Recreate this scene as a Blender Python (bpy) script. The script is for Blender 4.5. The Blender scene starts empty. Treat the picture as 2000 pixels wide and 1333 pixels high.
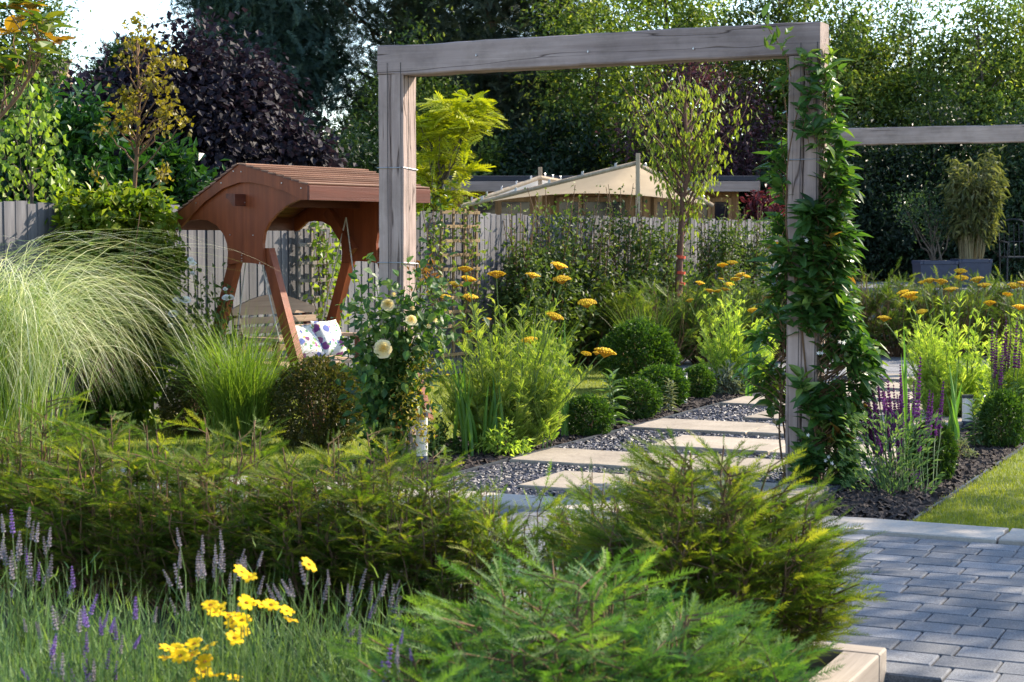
import bpy, math, random
import numpy as np
from mathutils import Vector, Matrix
from mathutils.geometry import tessellate_polygon
R_ = math.radians
random.seed(7)
rng = np.random.default_rng(7)
sc = bpy.context.scene
col = sc.collection

# ------------------------------------------------------------------ camera, sky, sun, exposure
FPX, EYE = 3400.0, 1.55                       # focal length in pixels of the 2000 px wide photograph, eye height
PITCH = math.atan(196.5 / FPX)
cd = bpy.data.cameras.new('camera')
cam = bpy.data.objects.new('camera', cd)
col.objects.link(cam)
cam.location = (0, 0, EYE)
cam.rotation_euler = (math.pi / 2 - PITCH, 0, 0)
cd.sensor_width = 36
cd.lens = FPX / 2000 * 36
cd.clip_start, cd.clip_end = 0.05, 2000
cd.dof.use_dof = True
cd.dof.focus_distance = 11.3
cd.dof.aperture_fstop = 7.1
sc.camera = cam

SUN_AZ, SUN_EL = 60.0, 36.0                   # degrees right of the view direction (+Y), above the horizon
w = bpy.data.worlds.new('World')
sc.world = w
w.use_nodes = True
nt = w.node_tree
nt.nodes.clear()
sky = nt.nodes.new('ShaderNodeTexSky')
sky.sky_type = 'NISHITA'
sky.sun_disc = False
sky.sun_elevation = R_(SUN_EL)
sky.sun_rotation = R_(SUN_AZ)
sky.dust_density = 0.4
sky.air_density = 1.0
bgn = nt.nodes.new('ShaderNodeBackground')
bgn.inputs['Strength'].default_value = 0.15
wo = nt.nodes.new('ShaderNodeOutputWorld')
nt.links.new(sky.outputs[0], bgn.inputs[0])
nt.links.new(bgn.outputs[0], wo.inputs[0])
sl = bpy.data.lights.new('sun', 'SUN')
sl.energy = 4.7
sl.angle = R_(0.6)
sl.color = (1.0, 0.87, 0.68)
so = bpy.data.objects.new('sun', sl)
col.objects.link(so)
sdir = Vector((math.sin(R_(SUN_AZ)) * math.cos(R_(SUN_EL)), math.cos(R_(SUN_AZ)) * math.cos(R_(SUN_EL)), math.sin(R_(SUN_EL))))
so.rotation_euler = sdir.to_track_quat('Z', 'Y').to_euler()
so.location = (20, 10, 20)
sc.view_settings.view_transform = 'Standard'
sc.view_settings.look = 'None'
sc.view_settings.gamma = 1
sc.view_settings.use_curve_mapping = False
sc.view_settings.exposure = 1.42
sc.render.engine = 'CYCLES'
sc.cycles.use_denoising = True
sc.cycles.max_bounces = 7
sc.cycles.diffuse_bounces = 3
sc.cycles.glossy_bounces = 2
sc.cycles.transmission_bounces = 5
sc.cycles.transparent_max_bounces = 6
sc.cycles.sample_clamp_indirect = 6

# ------------------------------------------------------------------ where things stand
CAM = np.array([0, 0, EYE])
GA = R_(25.2)                                  # the garden's axes: r runs along the arch, g down the path
GR = np.array([math.cos(GA), -math.sin(GA), 0])
GG = np.array([math.sin(GA), math.cos(GA), 0])
GO = np.array([0.530, 11.644, 0])
UP = np.array([0, 0, 1.0])

def ray(x, y):
    a, b = (x - 1000) / FPX, -(y - 666.5) / FPX
    return np.array([a, math.cos(PITCH) + b * math.sin(PITCH), -math.sin(PITCH) + b * math.cos(PITCH)])
def gnd(x, y, z=0.0):
    d = ray(x, y)
    return CAM + d * ((z - EYE) / d[2])
def at(x, y, Y):
    d = ray(x, y)
    return CAM + d * (Y / d[1])
def on_plane(x, y, q, n):
    d = ray(x, y)
    return CAM + d * (np.dot(np.asarray(q) - CAM, n) / np.dot(d, n))
def uv(u, v, z=0.0):
    return GO + GR * u + GG * v + UP * z

# ------------------------------------------------------------------ materials
def rgb(c):
    return (c[0], c[1], c[2], 1.0)
def new_mat(name):
    m = bpy.data.materials.new(name)
    m.use_nodes = True
    t = m.node_tree
    b = t.nodes['Principled BSDF']
    return m, t, b, t.nodes['Material Output']
def N(t, kind, **kw):
    n = t.nodes.new(kind)
    for k, v in kw.items():
        if k in n.inputs:
            n.inputs[k].default_value = v
        else:
            setattr(n, k, v)
    return n
def ramp(t, stops, src=None, interp='LINEAR'):
    n = t.nodes.new('ShaderNodeValToRGB')
    n.color_ramp.interpolation = interp
    el = n.color_ramp.elements
    while len(el) > 1:
        el.remove(el[-1])
    el[0].position, el[0].color = stops[0][0], rgb(stops[0][1])
    for p, c in stops[1:]:
        e = el.new(p)
        e.color = rgb(c)
    if src is not None:
        t.links.new(src, n.inputs[0])
    return n
def mixc(t, fac, a, b, mode='MIX'):
    n = t.nodes.new('ShaderNodeMix')
    n.data_type = 'RGBA'
    n.blend_type = mode
    for sock, v in ((n.inputs[0], fac), (n.inputs[6], a), (n.inputs[7], b)):
        if hasattr(v, 'links') or hasattr(v, 'is_linked'):
            t.links.new(v, sock)
        elif isinstance(v, (int, float)):
            sock.default_value = v
        else:
            sock.default_value = rgb(v)
    return n.outputs[2]
def coords(t, scale=(1, 1, 1), rand=True):
    tc = N(t, 'ShaderNodeTexCoord')
    mp = N(t, 'ShaderNodeMapping')
    mp.inputs['Scale'].default_value = scale
    t.links.new(tc.outputs['Object'], mp.inputs[0])
    if rand:
        oi = N(t, 'ShaderNodeObjectInfo')
        ml = N(t, 'ShaderNodeMath', operation='MULTIPLY')
        ml.inputs[1].default_value = 37.0
        t.links.new(oi.outputs['Random'], ml.inputs[0])
        t.links.new(ml.outputs[0], mp.inputs['Location'])
    return mp.outputs[0]

def leaf_mat(name, c0, c1, c2, trans=0.38, rough=0.45, warm=(1.7, 1.75, 0.55), spec=0.4):
    m, t, b, out = new_mat(name)
    a = N(t, 'ShaderNodeAttribute', attribute_name='tint')
    cr = ramp(t, [(0.0, c0), (0.5, c1), (1.0, c2)], a.outputs['Fac'])
    oi = N(t, 'ShaderNodeObjectInfo')
    mr = N(t, 'ShaderNodeMapRange')
    mr.inputs[3].default_value, mr.inputs[4].default_value = 0.74, 1.28
    t.links.new(oi.outputs['Random'], mr.inputs[0])
    sc_ = N(t, 'ShaderNodeVectorMath', operation='SCALE')
    t.links.new(cr.outputs[0], sc_.inputs[0])
    t.links.new(mr.outputs[0], sc_.inputs['Scale'])
    t.links.new(sc_.outputs[0], b.inputs['Base Color'])
    b.inputs['Roughness'].default_value = rough
    b.inputs['Specular IOR Level'].default_value = spec * 0.7
    tr = N(t, 'ShaderNodeBsdfTranslucent')
    tm = N(t, 'ShaderNodeVectorMath', operation='MULTIPLY')
    tm.inputs[1].default_value = warm
    t.links.new(sc_.outputs[0], tm.inputs[0])
    t.links.new(tm.outputs[0], tr.inputs[0])
    mx = N(t, 'ShaderNodeMixShader')
    mx.inputs[0].default_value = trans
    t.links.new(b.outputs[0], mx.inputs[1])
    t.links.new(tr.outputs[0], mx.inputs[2])
    t.links.new(mx.outputs[0], out.inputs[0])
    return m

def wood_mat(name, dark, light, axis=2, fine=1.0, cracks=0.0, rough=0.8, var=0.25, knots=False):
    m, t, b, out = new_mat(name)
    s = [26 * fine] * 3
    s[axis] = 1.1 * fine
    co = coords(t, s)
    n1 = N(t, 'ShaderNodeTexNoise', Scale=1.0, Detail=7.0, Roughness=0.65, Distortion=0.6)
    t.links.new(co, n1.inputs[0])
    s2 = [2.2] * 3
    s2[axis] = 0.9
    co2 = coords(t, s2)
    n2 = N(t, 'ShaderNodeTexNoise', Scale=1.0, Detail=4.0, Roughness=0.6)
    t.links.new(co2, n2.inputs[0])
    cr = ramp(t, [(0.28, dark), (0.55, [(a + c) / 2 for a, c in zip(dark, light)]), (0.75, light)], n1.outputs[0])
    shade = ramp(t, [(0.3, (0.62, 0.6, 0.6)), (0.7, (1.1, 1.08, 1.05))], n2.outputs[0])
    c = mixc(t, 1.0, cr.outputs[0], shade.outputs[0], 'MULTIPLY')
    oi = N(t, 'ShaderNodeObjectInfo')
    rv = ramp(t, [(0, (1 - var,) * 3), (1, (1 + var * 0.6,) * 3)], oi.outputs['Random'])
    c = mixc(t, 1.0, c, rv.outputs[0], 'MULTIPLY')
    h = n1.outputs[0]
    if cracks:
        s3 = [5.0] * 3
        s3[axis] = 0.32
        co3 = coords(t, s3)
        n3 = N(t, 'ShaderNodeTexNoise', Scale=1.0, Detail=3.0, Roughness=0.55, Distortion=0.25)
        t.links.new(co3, n3.inputs[0])
        cl = ramp(t, [(0.4935, (1, 1, 1)), (0.4985, (0.16, 0.13, 0.12)), (0.5015, (0.16, 0.13, 0.12)), (0.5055, (1, 1, 1))], n3.outputs[0])
        c = mixc(t, 0.9, c, cl.outputs[0], 'MULTIPLY')
        s6 = [22.0] * 3
        s6[axis] = 0.9
        n6 = N(t, 'ShaderNodeTexNoise', Scale=1.0, Detail=2.0, Roughness=0.5, Distortion=0.2)
        t.links.new(coords(t, s6), n6.inputs[0])
        c6 = ramp(t, [(0.300, (0.25, 0.22, 0.20)), (0.325, (1, 1, 1))], n6.outputs[0])
        c = mixc(t, 0.75, c, c6.outputs[0], 'MULTIPLY')
        n7 = N(t, 'ShaderNodeTexNoise', Scale=3.0, Detail=5.0, Roughness=0.7)
        t.links.new(coords(t), n7.inputs[0])
        c7 = ramp(t, [(0.35, (0.66, 0.66, 0.64)), (0.55, (1, 1, 1))], n7.outputs[0])
        c = mixc(t, 0.7, c, c7.outputs[0], 'MULTIPLY')
        hh = N(t, 'ShaderNodeMath', operation='ADD')
        t.links.new(cl.outputs[0], hh.inputs[0])
        t.links.new(h, hh.inputs[1])
        h = hh.outputs[0]
    t.links.new(c, b.inputs['Base Color'])
    b.inputs['Roughness'].default_value = rough
    b.inputs['Specular IOR Level'].default_value = 0.25
    bp = N(t, 'ShaderNodeBump', Strength=0.5, Distance=0.006)
    t.links.new(h, bp.inputs['Height'])
    t.links.new(bp.outputs[0], b.inputs['Normal'])
    return m

def stone_mat(name, dark, light, scale=3.0, speck=90.0, speckamt=0.35, rough=0.85, var=0.2, bump=0.004, veins=False):
    m, t, b, out = new_mat(name)
    co = coords(t)
    n1 = N(t, 'ShaderNodeTexNoise', Scale=scale, Detail=6.0, Roughness=0.6)
    n2 = N(t, 'ShaderNodeTexNoise', Scale=speck, Detail=3.0, Roughness=0.7)
    t.links.new(co, n1.inputs[0])
    t.links.new(co, n2.inputs[0])
    cr = ramp(t, [(0.3, dark), (0.7, light)], n1.outputs[0])
    sp = ramp(t, [(0.35, (1 - speckamt,) * 3), (0.65, (1 + speckamt,) * 3)], n2.outputs[0])
    c = mixc(t, 1.0, cr.outputs[0], sp.outputs[0], 'MULTIPLY')
    oi = N(t, 'ShaderNodeObjectInfo')
    rv = ramp(t, [(0, (1 - var,) * 3), (1, (1 + var,) * 3)], oi.outputs['Random'])
    c = mixc(t, 1.0, c, rv.outputs[0], 'MULTIPLY')
    if veins:
        co4 = coords(t, (1.6, 6.0, 4.0))
        n4 = N(t, 'ShaderNodeTexNoise', Scale=1.3, Detail=5.0, Roughness=0.6, Distortion=0.8)
        t.links.new(co4, n4.inputs[0])
        vn = ramp(t, [(0.492, (1, 1, 1)), (0.4985, (0.45, 0.40, 0.36)), (0.5015, (0.45, 0.40, 0.36)), (0.508, (1, 1, 1))], n4.outputs[0])
        c = mixc(t, 0.6, c, vn.outputs[0], 'MULTIPLY')
        n5 = N(t, 'ShaderNodeTexNoise', Scale=9.0, Detail=6.0, Roughness=0.7)
        t.links.new(co, n5.inputs[0])
        blot = ramp(t, [(0.30, (0.62, 0.60, 0.58)), (0.42, (1, 1, 1))], n5.outputs[0])
        c = mixc(t, 0.8, c, blot.outputs[0], 'MULTIPLY')
    t.links.new(c, b.inputs['Base Color'])
    b.inputs['Roughness'].default_value = rough
    b.inputs['Specular IOR Level'].default_value = 0.3
    bp = N(t, 'ShaderNodeBump', Strength=0.5, Distance=bump)
    ad = N(t, 'ShaderNodeMath', operation='ADD')
    t.links.new(n1.outputs[0], ad.inputs[0])
    t.links.new(n2.outputs[0], ad.inputs[1])
    t.links.new(ad.outputs[0], bp.inputs['Height'])
    t.links.new(bp.outputs[0], b.inputs['Normal'])
    return m

def plain_mat(name, c, rough=0.6, metal=0.0, noise=0.15, scale=12.0, trans=0.0):
    m, t, b, out = new_mat(name)
    co = coords(t)
    n1 = N(t, 'ShaderNodeTexNoise', Scale=scale, Detail=5.0, Roughness=0.6)
    t.links.new(co, n1.inputs[0])
    cr = ramp(t, [(0.3, [x * (1 - noise) for x in c]), (0.7, [min(1, x * (1 + noise)) for x in c])], n1.outputs[0])
    t.links.new(cr.outputs[0], b.inputs['Base Color'])
    b.inputs['Roughness'].default_value = rough
    b.inputs['Metallic'].default_value = metal
    if trans:
        tr = N(t, 'ShaderNodeBsdfTranslucent')
        t.links.new(cr.outputs[0], tr.inputs[0])
        mx = N(t, 'ShaderNodeMixShader')
        mx.inputs[0].default_value = trans
        t.links.new(b.outputs[0], mx.inputs[1])
        t.links.new(tr.outputs[0], mx.inputs[2])
        t.links.new(mx.outputs[0], out.inputs[0])
    return m

def floral_mat():
    m, t, b, out = new_mat('floral_fabric')
    co = coords(t)
    v1 = N(t, 'ShaderNodeTexVoronoi', Scale=12.0)
    v2 = N(t, 'ShaderNodeTexVoronoi', Scale=23.0)
    nz = N(t, 'ShaderNodeTexNoise', Scale=30.0, Detail=2.0)
    t.links.new(co, nz.inputs[0])
    wob = mixc(t, 0.03, co, nz.outputs['Color'], 'ADD')
    t.links.new(wob, v1.inputs[0])
    t.links.new(wob, v2.inputs[0])
    base = (0.66, 0.66, 0.65)
    def layer(v, thr, stops, under):
        sx = N(t, 'ShaderNodeSeparateColor')
        t.links.new(v.outputs['Color'], sx.inputs[0])
        cr = ramp(t, stops, sx.outputs[0], 'CONSTANT')
        dist = ramp(t, [(0.0, (1, 1, 1)), (thr, (1, 1, 1)), (thr + 0.02, (0, 0, 0))], v.outputs['Distance'])
        pick = ramp(t, [(0.0, (0, 0, 0)), (0.30, (1, 1, 1))], sx.outputs[1], 'CONSTANT')
        f = mixc(t, 1.0, dist.outputs[0], pick.outputs[0], 'MULTIPLY')
        return mixc(t, f, under, cr.outputs[0])
    c = layer(v2, 0.36, [(0, (0.10, 0.26, 0.14)), (0.38, (0.08, 0.13, 0.34)), (0.58, (0.24, 0.38, 0.14)), (0.76, (0.50, 0.18, 0.32)), (0.90, (0.60, 0.45, 0.12))], base)
    c = layer(v1, 0.40, [(0, (0.20, 0.04, 0.20)), (0.3, (0.30, 0.08, 0.24)), (0.5, (0.10, 0.24, 0.14)), (0.75, (0.09, 0.12, 0.36))], c)
    t.links.new(c, b.inputs['Base Color'])
    b.inputs['Roughness'].default_value = 0.9
    return m

M = {}
M['oak'] = wood_mat('weathered_oak', (0.31, 0.235, 0.215), (0.55, 0.44, 0.405), 2, 1.0, 0.5)
M['oak_beam'] = wood_mat('weathered_oak_beam', (0.33, 0.255, 0.24), (0.55, 0.445, 0.42), 0, 1.0, 0.5)
M['sleeper'] = wood_mat('pale_sleeper', (0.24, 0.20, 0.165), (0.44, 0.39, 0.335), 0, 1.0, 0.0)
M['fence'] = wood_mat('grey_fence_wood', (0.080, 0.082, 0.098), (0.205, 0.203, 0.225), 2, 0.8, 0.0, var=0.35)
M['trellis'] = wood_mat('tan_trellis_wood', (0.18, 0.12, 0.06), (0.36, 0.26, 0.14), 2, 1.2)
M['grey_trellis'] = wood_mat('grey_trellis_wood', (0.14, 0.125, 0.12), (0.30, 0.27, 0.25), 2, 1.2)
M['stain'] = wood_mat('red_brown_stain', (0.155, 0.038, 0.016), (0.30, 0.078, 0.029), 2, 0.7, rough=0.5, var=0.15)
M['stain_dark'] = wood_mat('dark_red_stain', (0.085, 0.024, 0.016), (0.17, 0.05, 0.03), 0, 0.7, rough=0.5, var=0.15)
M['shingle'] = wood_mat('faded_roof_board', (0.22, 0.115, 0.075), (0.50, 0.32, 0.235), 0, 0.9, var=0.3)
M['bench'] = wood_mat('faded_bench_wood', (0.32, 0.215, 0.15), (0.58, 0.43, 0.32), 0, 0.9, var=0.2)
M['cedar'] = wood_mat('warm_cladding', (0.24, 0.12, 0.05), (0.50, 0.29, 0.13), 2, 0.9, var=0.3)
M['fascia'] = wood_mat('pale_fascia', (0.30, 0.22, 0.19), (0.48, 0.38, 0.34), 0, 0.9)
M['slab'] = stone_mat('buff_sandstone', (0.225, 0.19, 0.152), (0.34, 0.292, 0.235), 2.6, 60, 0.16, var=0.13, veins=True)
M['coping'] = stone_mat('pale_coping', (0.31, 0.27, 0.23), (0.42, 0.375, 0.325), 2.0, 60, 0.1, var=0.08)
M['paver'] = stone_mat('grey_paver', (0.118, 0.121, 0.132), (0.175, 0.179, 0.192), 2.5, 160, 0.40, var=0.22)
M['joint'] = stone_mat('dark_joint_sand', (0.05, 0.05, 0.055), (0.08, 0.08, 0.085), 8, 200)
M['slate'] = stone_mat('slate_chip', (0.042, 0.039, 0.047), (0.13, 0.122, 0.14), 30, 120, 0.3, rough=0.45)
M['bark'] = stone_mat('bark_chip', (0.016, 0.012, 0.011), (0.06, 0.045, 0.04), 30, 120, 0.3, rough=0.9)
M['soil'] = stone_mat('dark_soil', (0.018, 0.013, 0.010), (0.045, 0.033, 0.025), 5, 60, 0.4, rough=1.0, bump=0.02)
M['ground'] = stone_mat('rough_ground', (0.028, 0.034, 0.012), (0.06, 0.065, 0.025), 2, 30, 0.4, rough=1.0)
M['turf'] = stone_mat('turf_base', (0.08, 0.11, 0.014), (0.14, 0.165, 0.025), 6, 140, 0.4, rough=1.0)
M['steel'] = plain_mat('dark_edging', (0.03, 0.035, 0.045), 0.5)
M['wire'] = plain_mat('galvanised_wire', (0.42, 0.42, 0.44), 0.4, 0.9)
M['black'] = plain_mat('black_metal', (0.016, 0.018, 0.024), 0.5, 0.3)
M['rope'] = plain_mat('pale_rope', (0.42, 0.40, 0.38), 0.8)
M['white'] = plain_mat('white_lens', (0.72, 0.71, 0.68), 0.5, trans=0.25)
M['navy'] = plain_mat('navy_paint', (0.035, 0.045, 0.085), 0.5)
M['sail'] = plain_mat('cream_canvas', (0.76, 0.70, 0.62), 0.9, noise=0.05, scale=3, trans=0.6)
M['sail_white'] = plain_mat('white_canvas', (0.82, 0.82, 0.82), 0.9, noise=0.04, scale=3, trans=0.6)
M['spar'] = wood_mat('pale_spar', (0.34, 0.26, 0.18), (0.58, 0.47, 0.34), 2, 1.0)
M['felt'] = plain_mat('dark_roof_felt', (0.035, 0.035, 0.045), 0.9)
M['tile'] = plain_mat('brown_tile', (0.22, 0.15, 0.10), 0.9, noise=0.3)
M['render'] = plain_mat('brick_wall', (0.30, 0.2, 0.15), 0.9, noise=0.3)
gm, gt, gb, go_ = new_mat('dark_glass')
gb.inputs['Base Color'].default_value = (0.012, 0.016, 0.024, 1)
gb.inputs['Roughness'].default_value = 0.08
M['glass'] = gm
M['floral'] = floral_mat()
M['trunk'] = wood_mat('grey_bark', (0.06, 0.048, 0.04), (0.17, 0.14, 0.115), 2, 0.8, rough=0.95)
M['pine_bark'] = wood_mat('pine_bark', (0.11, 0.065, 0.045), (0.30, 0.19, 0.13), 2, 0.5, rough=0.95)
M['cherry_bark'] = wood_mat('cherry_bark', (0.10, 0.045, 0.035), (0.26, 0.14, 0.10), 2, 1.0, rough=0.7)
M['twig'] = wood_mat('brown_twig', (0.12, 0.07, 0.04), (0.26, 0.16, 0.09), 2, 1.5, rough=0.9)
M['stem'] = leaf_mat('green_stem', (0.07, 0.12, 0.03), (0.12, 0.18, 0.05), (0.18, 0.24, 0.08), 0.15)
M['cane'] = leaf_mat('bamboo_cane', (0.20, 0.16, 0.09), (0.30, 0.25, 0.14), (0.36, 0.32, 0.18), 0.1)
# foliage
M['yellowing'] = leaf_mat('yellowing_leaves', (0.12, 0.13, 0.02), (0.22, 0.20, 0.03), (0.30, 0.22, 0.05), 0.4, 0.5)
M['yew'] = leaf_mat('yew_needles', (0.026, 0.062, 0.011), (0.082, 0.136, 0.020), (0.26, 0.26, 0.038), 0.44, 0.55, spec=0.25)
M['yew_near'] = leaf_mat('soft_yew_needles', (0.030, 0.085, 0.026), (0.068, 0.150, 0.036), (0.19, 0.27, 0.048), 0.36, 0.55, spec=0.25)
M['yew_far'] = leaf_mat('yew_needles_back', (0.026, 0.056, 0.016), (0.062, 0.105, 0.024), (0.20, 0.24, 0.05), 0.38, 0.55, spec=0.25)
M['box'] = leaf_mat('box_leaves', (0.014, 0.042, 0.008), (0.034, 0.080, 0.012), (0.10, 0.17, 0.022), 0.30, 0.45)
M['box_brown'] = leaf_mat('bronzed_box_leaves', (0.022, 0.03, 0.008), (0.05, 0.06, 0.014), (0.12, 0.09, 0.025), 0.28, 0.4)
M['vine'] = leaf_mat('glossy_vine_leaves', (0.020, 0.058, 0.016), (0.046, 0.105, 0.022), (0.15, 0.21, 0.045), 0.32, 0.34, spec=0.6)
M['bronze'] = leaf_mat('bronze_young_leaves', (0.16, 0.06, 0.02), (0.25, 0.11, 0.03), (0.30, 0.20, 0.05), 0.35, 0.35)
M['rose'] = leaf_mat('rose_leaves', (0.026, 0.075, 0.022), (0.065, 0.135, 0.030), (0.19, 0.26, 0.045), 0.36, 0.45)
M['fern'] = leaf_mat('yarrow_leaves', (0.13, 0.215, 0.045), (0.27, 0.365, 0.075), (0.46, 0.51, 0.15), 0.50, 0.6)
M['yarrow'] = leaf_mat('yarrow_gold', (0.50, 0.27, 0.010), (0.80, 0.55, 0.018), (0.90, 0.68, 0.04), 0.25, 0.8, warm=(1.1, 1.05, 0.6))
M['gold'] = leaf_mat('golden_petals', (0.70, 0.42, 0.008), (0.82, 0.55, 0.012), (0.88, 0.64, 0.02), 0.3, 0.6, warm=(1.1, 1.08, 0.6), spec=0.15)
M['disc'] = leaf_mat('orange_disc', (0.35, 0.12, 0.01), (0.5, 0.2, 0.01), (0.6, 0.3, 0.02), 0.05, 0.8)
M['cream'] = leaf_mat('cream_petals', (0.80, 0.52, 0.10), (0.83, 0.68, 0.30), (0.85, 0.77, 0.52), 0.3, 0.7, warm=(1.05, 1.0, 0.8), spec=0.1)
M['ivory'] = leaf_mat('white_petals', (0.78, 0.77, 0.72), (0.84, 0.83, 0.79), (0.87, 0.87, 0.85), 0.45, 0.8, warm=(1.0, 0.97, 0.9), spec=0.05)
M['peach'] = leaf_mat('orange_hips', (0.4, 0.12, 0.03), (0.5, 0.2, 0.04), (0.6, 0.3, 0.06), 0.2, 0.6)
M['salvia'] = leaf_mat('purple_florets', (0.12, 0.024, 0.11), (0.21, 0.05, 0.19), (0.34, 0.10, 0.32), 0.28, 0.7, warm=(1.4, 1.0, 1.3), spec=0.1)
M['lav_grey'] = leaf_mat('faded_lavender', (0.17, 0.145, 0.16), (0.27, 0.235, 0.255), (0.40, 0.35, 0.37), 0.2, 0.8, warm=(1.1, 1, 1.1))
M['lav_vivid'] = leaf_mat('violet_lavender', (0.15, 0.08, 0.26), (0.25, 0.15, 0.38), (0.38, 0.27, 0.52), 0.2, 0.8, warm=(1.2, 1, 1.25), spec=0.1)
M['lav_leaf'] = leaf_mat('grey_green_leaves', (0.055, 0.105, 0.050), (0.10, 0.17, 0.075), (0.20, 0.28, 0.10), 0.3, 0.6, spec=0.2)
M['thread'] = leaf_mat('thread_leaves', (0.035, 0.085, 0.025), (0.06, 0.13, 0.04), (0.12, 0.20, 0.06), 0.3, 0.5)
M['miscanthus'] = leaf_mat('cream_edged_blades', (0.13, 0.21, 0.055), (0.36, 0.42, 0.19), (0.80, 0.79, 0.60), 0.40, 0.45, warm=(1.15, 1.15, 0.75))
M['mis_green'] = leaf_mat('green_blades', (0.06, 0.125, 0.02), (0.13, 0.22, 0.035), (0.26, 0.34, 0.07), 0.42, 0.45)
M['blade'] = leaf_mat('sword_blades', (0.045, 0.12, 0.03), (0.08, 0.18, 0.035), (0.16, 0.27, 0.05), 0.38, 0.4)
M['lawn'] = leaf_mat('lawn_blades', (0.13, 0.175, 0.018), (0.23, 0.265, 0.030), (0.36, 0.37, 0.07), 0.35, 0.5)
M['sage'] = leaf_mat('silver_leaves', (0.09, 0.11, 0.08), (0.16, 0.18, 0.14), (0.26, 0.28, 0.22), 0.25, 0.7)
M['lily'] = leaf_mat('lily_leaves', (0.05, 0.10, 0.04), (0.085, 0.15, 0.06), (0.16, 0.24, 0.10), 0.3, 0.4)
M['ivy'] = leaf_mat('creeper_leaves', (0.035, 0.085, 0.008), (0.105, 0.175, 0.015), (0.27, 0.30, 0.025), 0.40, 0.4)
M['laurel'] = leaf_mat('laurel_leaves', (0.012, 0.045, 0.012), (0.025, 0.080, 0.018), (0.06, 0.14, 0.03), 0.3, 0.35)
M['beech'] = leaf_mat('copper_leaves', (0.012, 0.010, 0.018), (0.021, 0.017, 0.030), (0.045, 0.030, 0.042), 0.2, 0.6, warm=(1.4, 1.1, 1.0), spec=0.25)
M['plum'] = leaf_mat('plum_leaves', (0.030, 0.016, 0.022), (0.05, 0.024, 0.032), (0.09, 0.04, 0.05), 0.28, 0.5, warm=(1.5, 1.0, 0.9))
M['acer'] = leaf_mat('red_acer_leaves', (0.05, 0.012, 0.018), (0.09, 0.02, 0.026), (0.15, 0.04, 0.045), 0.3, 0.45, warm=(1.4, 1.0, 0.9))
M['robinia'] = leaf_mat('golden_robinia', (0.20, 0.27, 0.012), (0.32, 0.37, 0.016), (0.48, 0.48, 0.03), 0.45, 0.5, warm=(1.35, 1.3, 0.5))
M['cherry'] = leaf_mat('cherry_leaves', (0.13, 0.19, 0.025), (0.23, 0.29, 0.04), (0.36, 0.40, 0.08), 0.42, 0.42)
M['maple'] = leaf_mat('bronze_maple', (0.12, 0.10, 0.012), (0.20, 0.16, 0.02), (0.28, 0.22, 0.035), 0.42, 0.45)
M['birch'] = leaf_mat('birch_leaves', (0.055, 0.10, 0.018), (0.12, 0.185, 0.028), (0.24, 0.29, 0.06), 0.40, 0.4)
M['magnolia'] = leaf_mat('magnolia_leaves', (0.035, 0.075, 0.012), (0.08, 0.12, 0.015), (0.18, 0.17, 0.02), 0.3, 0.28, spec=0.5)
M['rust'] = leaf_mat('rusty_magnolia', (0.16, 0.075, 0.012), (0.25, 0.13, 0.018), (0.34, 0.22, 0.03), 0.35, 0.4)
M['green'] = leaf_mat('broadleaf_green', (0.020, 0.046, 0.013), (0.050, 0.092, 0.020), (0.20, 0.24, 0.06), 0.38, 0.42)
M['lime'] = leaf_mat('light_broadleaf', (0.036, 0.072, 0.016), (0.090, 0.135, 0.028), (0.33, 0.35, 0.10), 0.42, 0.42)
M['conifer'] = leaf_mat('dark_conifer', (0.022, 0.046, 0.040), (0.038, 0.070, 0.056), (0.07, 0.11, 0.075), 0.25, 0.6)
M['pine'] = leaf_mat('pine_needles', (0.030, 0.050, 0.038), (0.055, 0.078, 0.052), (0.12, 0.13, 0.07), 0.28, 0.6)
M['holly'] = leaf_mat('dark_evergreen', (0.008, 0.022, 0.010), (0.016, 0.036, 0.017), (0.038, 0.062, 0.026), 0.22, 0.42)
M['bay'] = leaf_mat('bay_leaves', (0.02, 0.05, 0.025), (0.04, 0.08, 0.035), (0.08, 0.13, 0.05), 0.25, 0.3)
M['bamboo'] = leaf_mat('bamboo_leaves', (0.065, 0.080, 0.034), (0.115, 0.130, 0.055), (0.20, 0.20, 0.09), 0.33, 0.5)
M['shrub'] = leaf_mat('fence_shrub_leaves', (0.03, 0.055, 0.02), (0.060, 0.098, 0.03), (0.19, 0.23, 0.055), 0.34, 0.5, spec=0.3)

# ------------------------------------------------------------------ mesh tools
def unit(a):
    a = np.asarray(a, float)
    return a / np.maximum(np.linalg.norm(a, axis=-1, keepdims=True), 1e-9)

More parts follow.
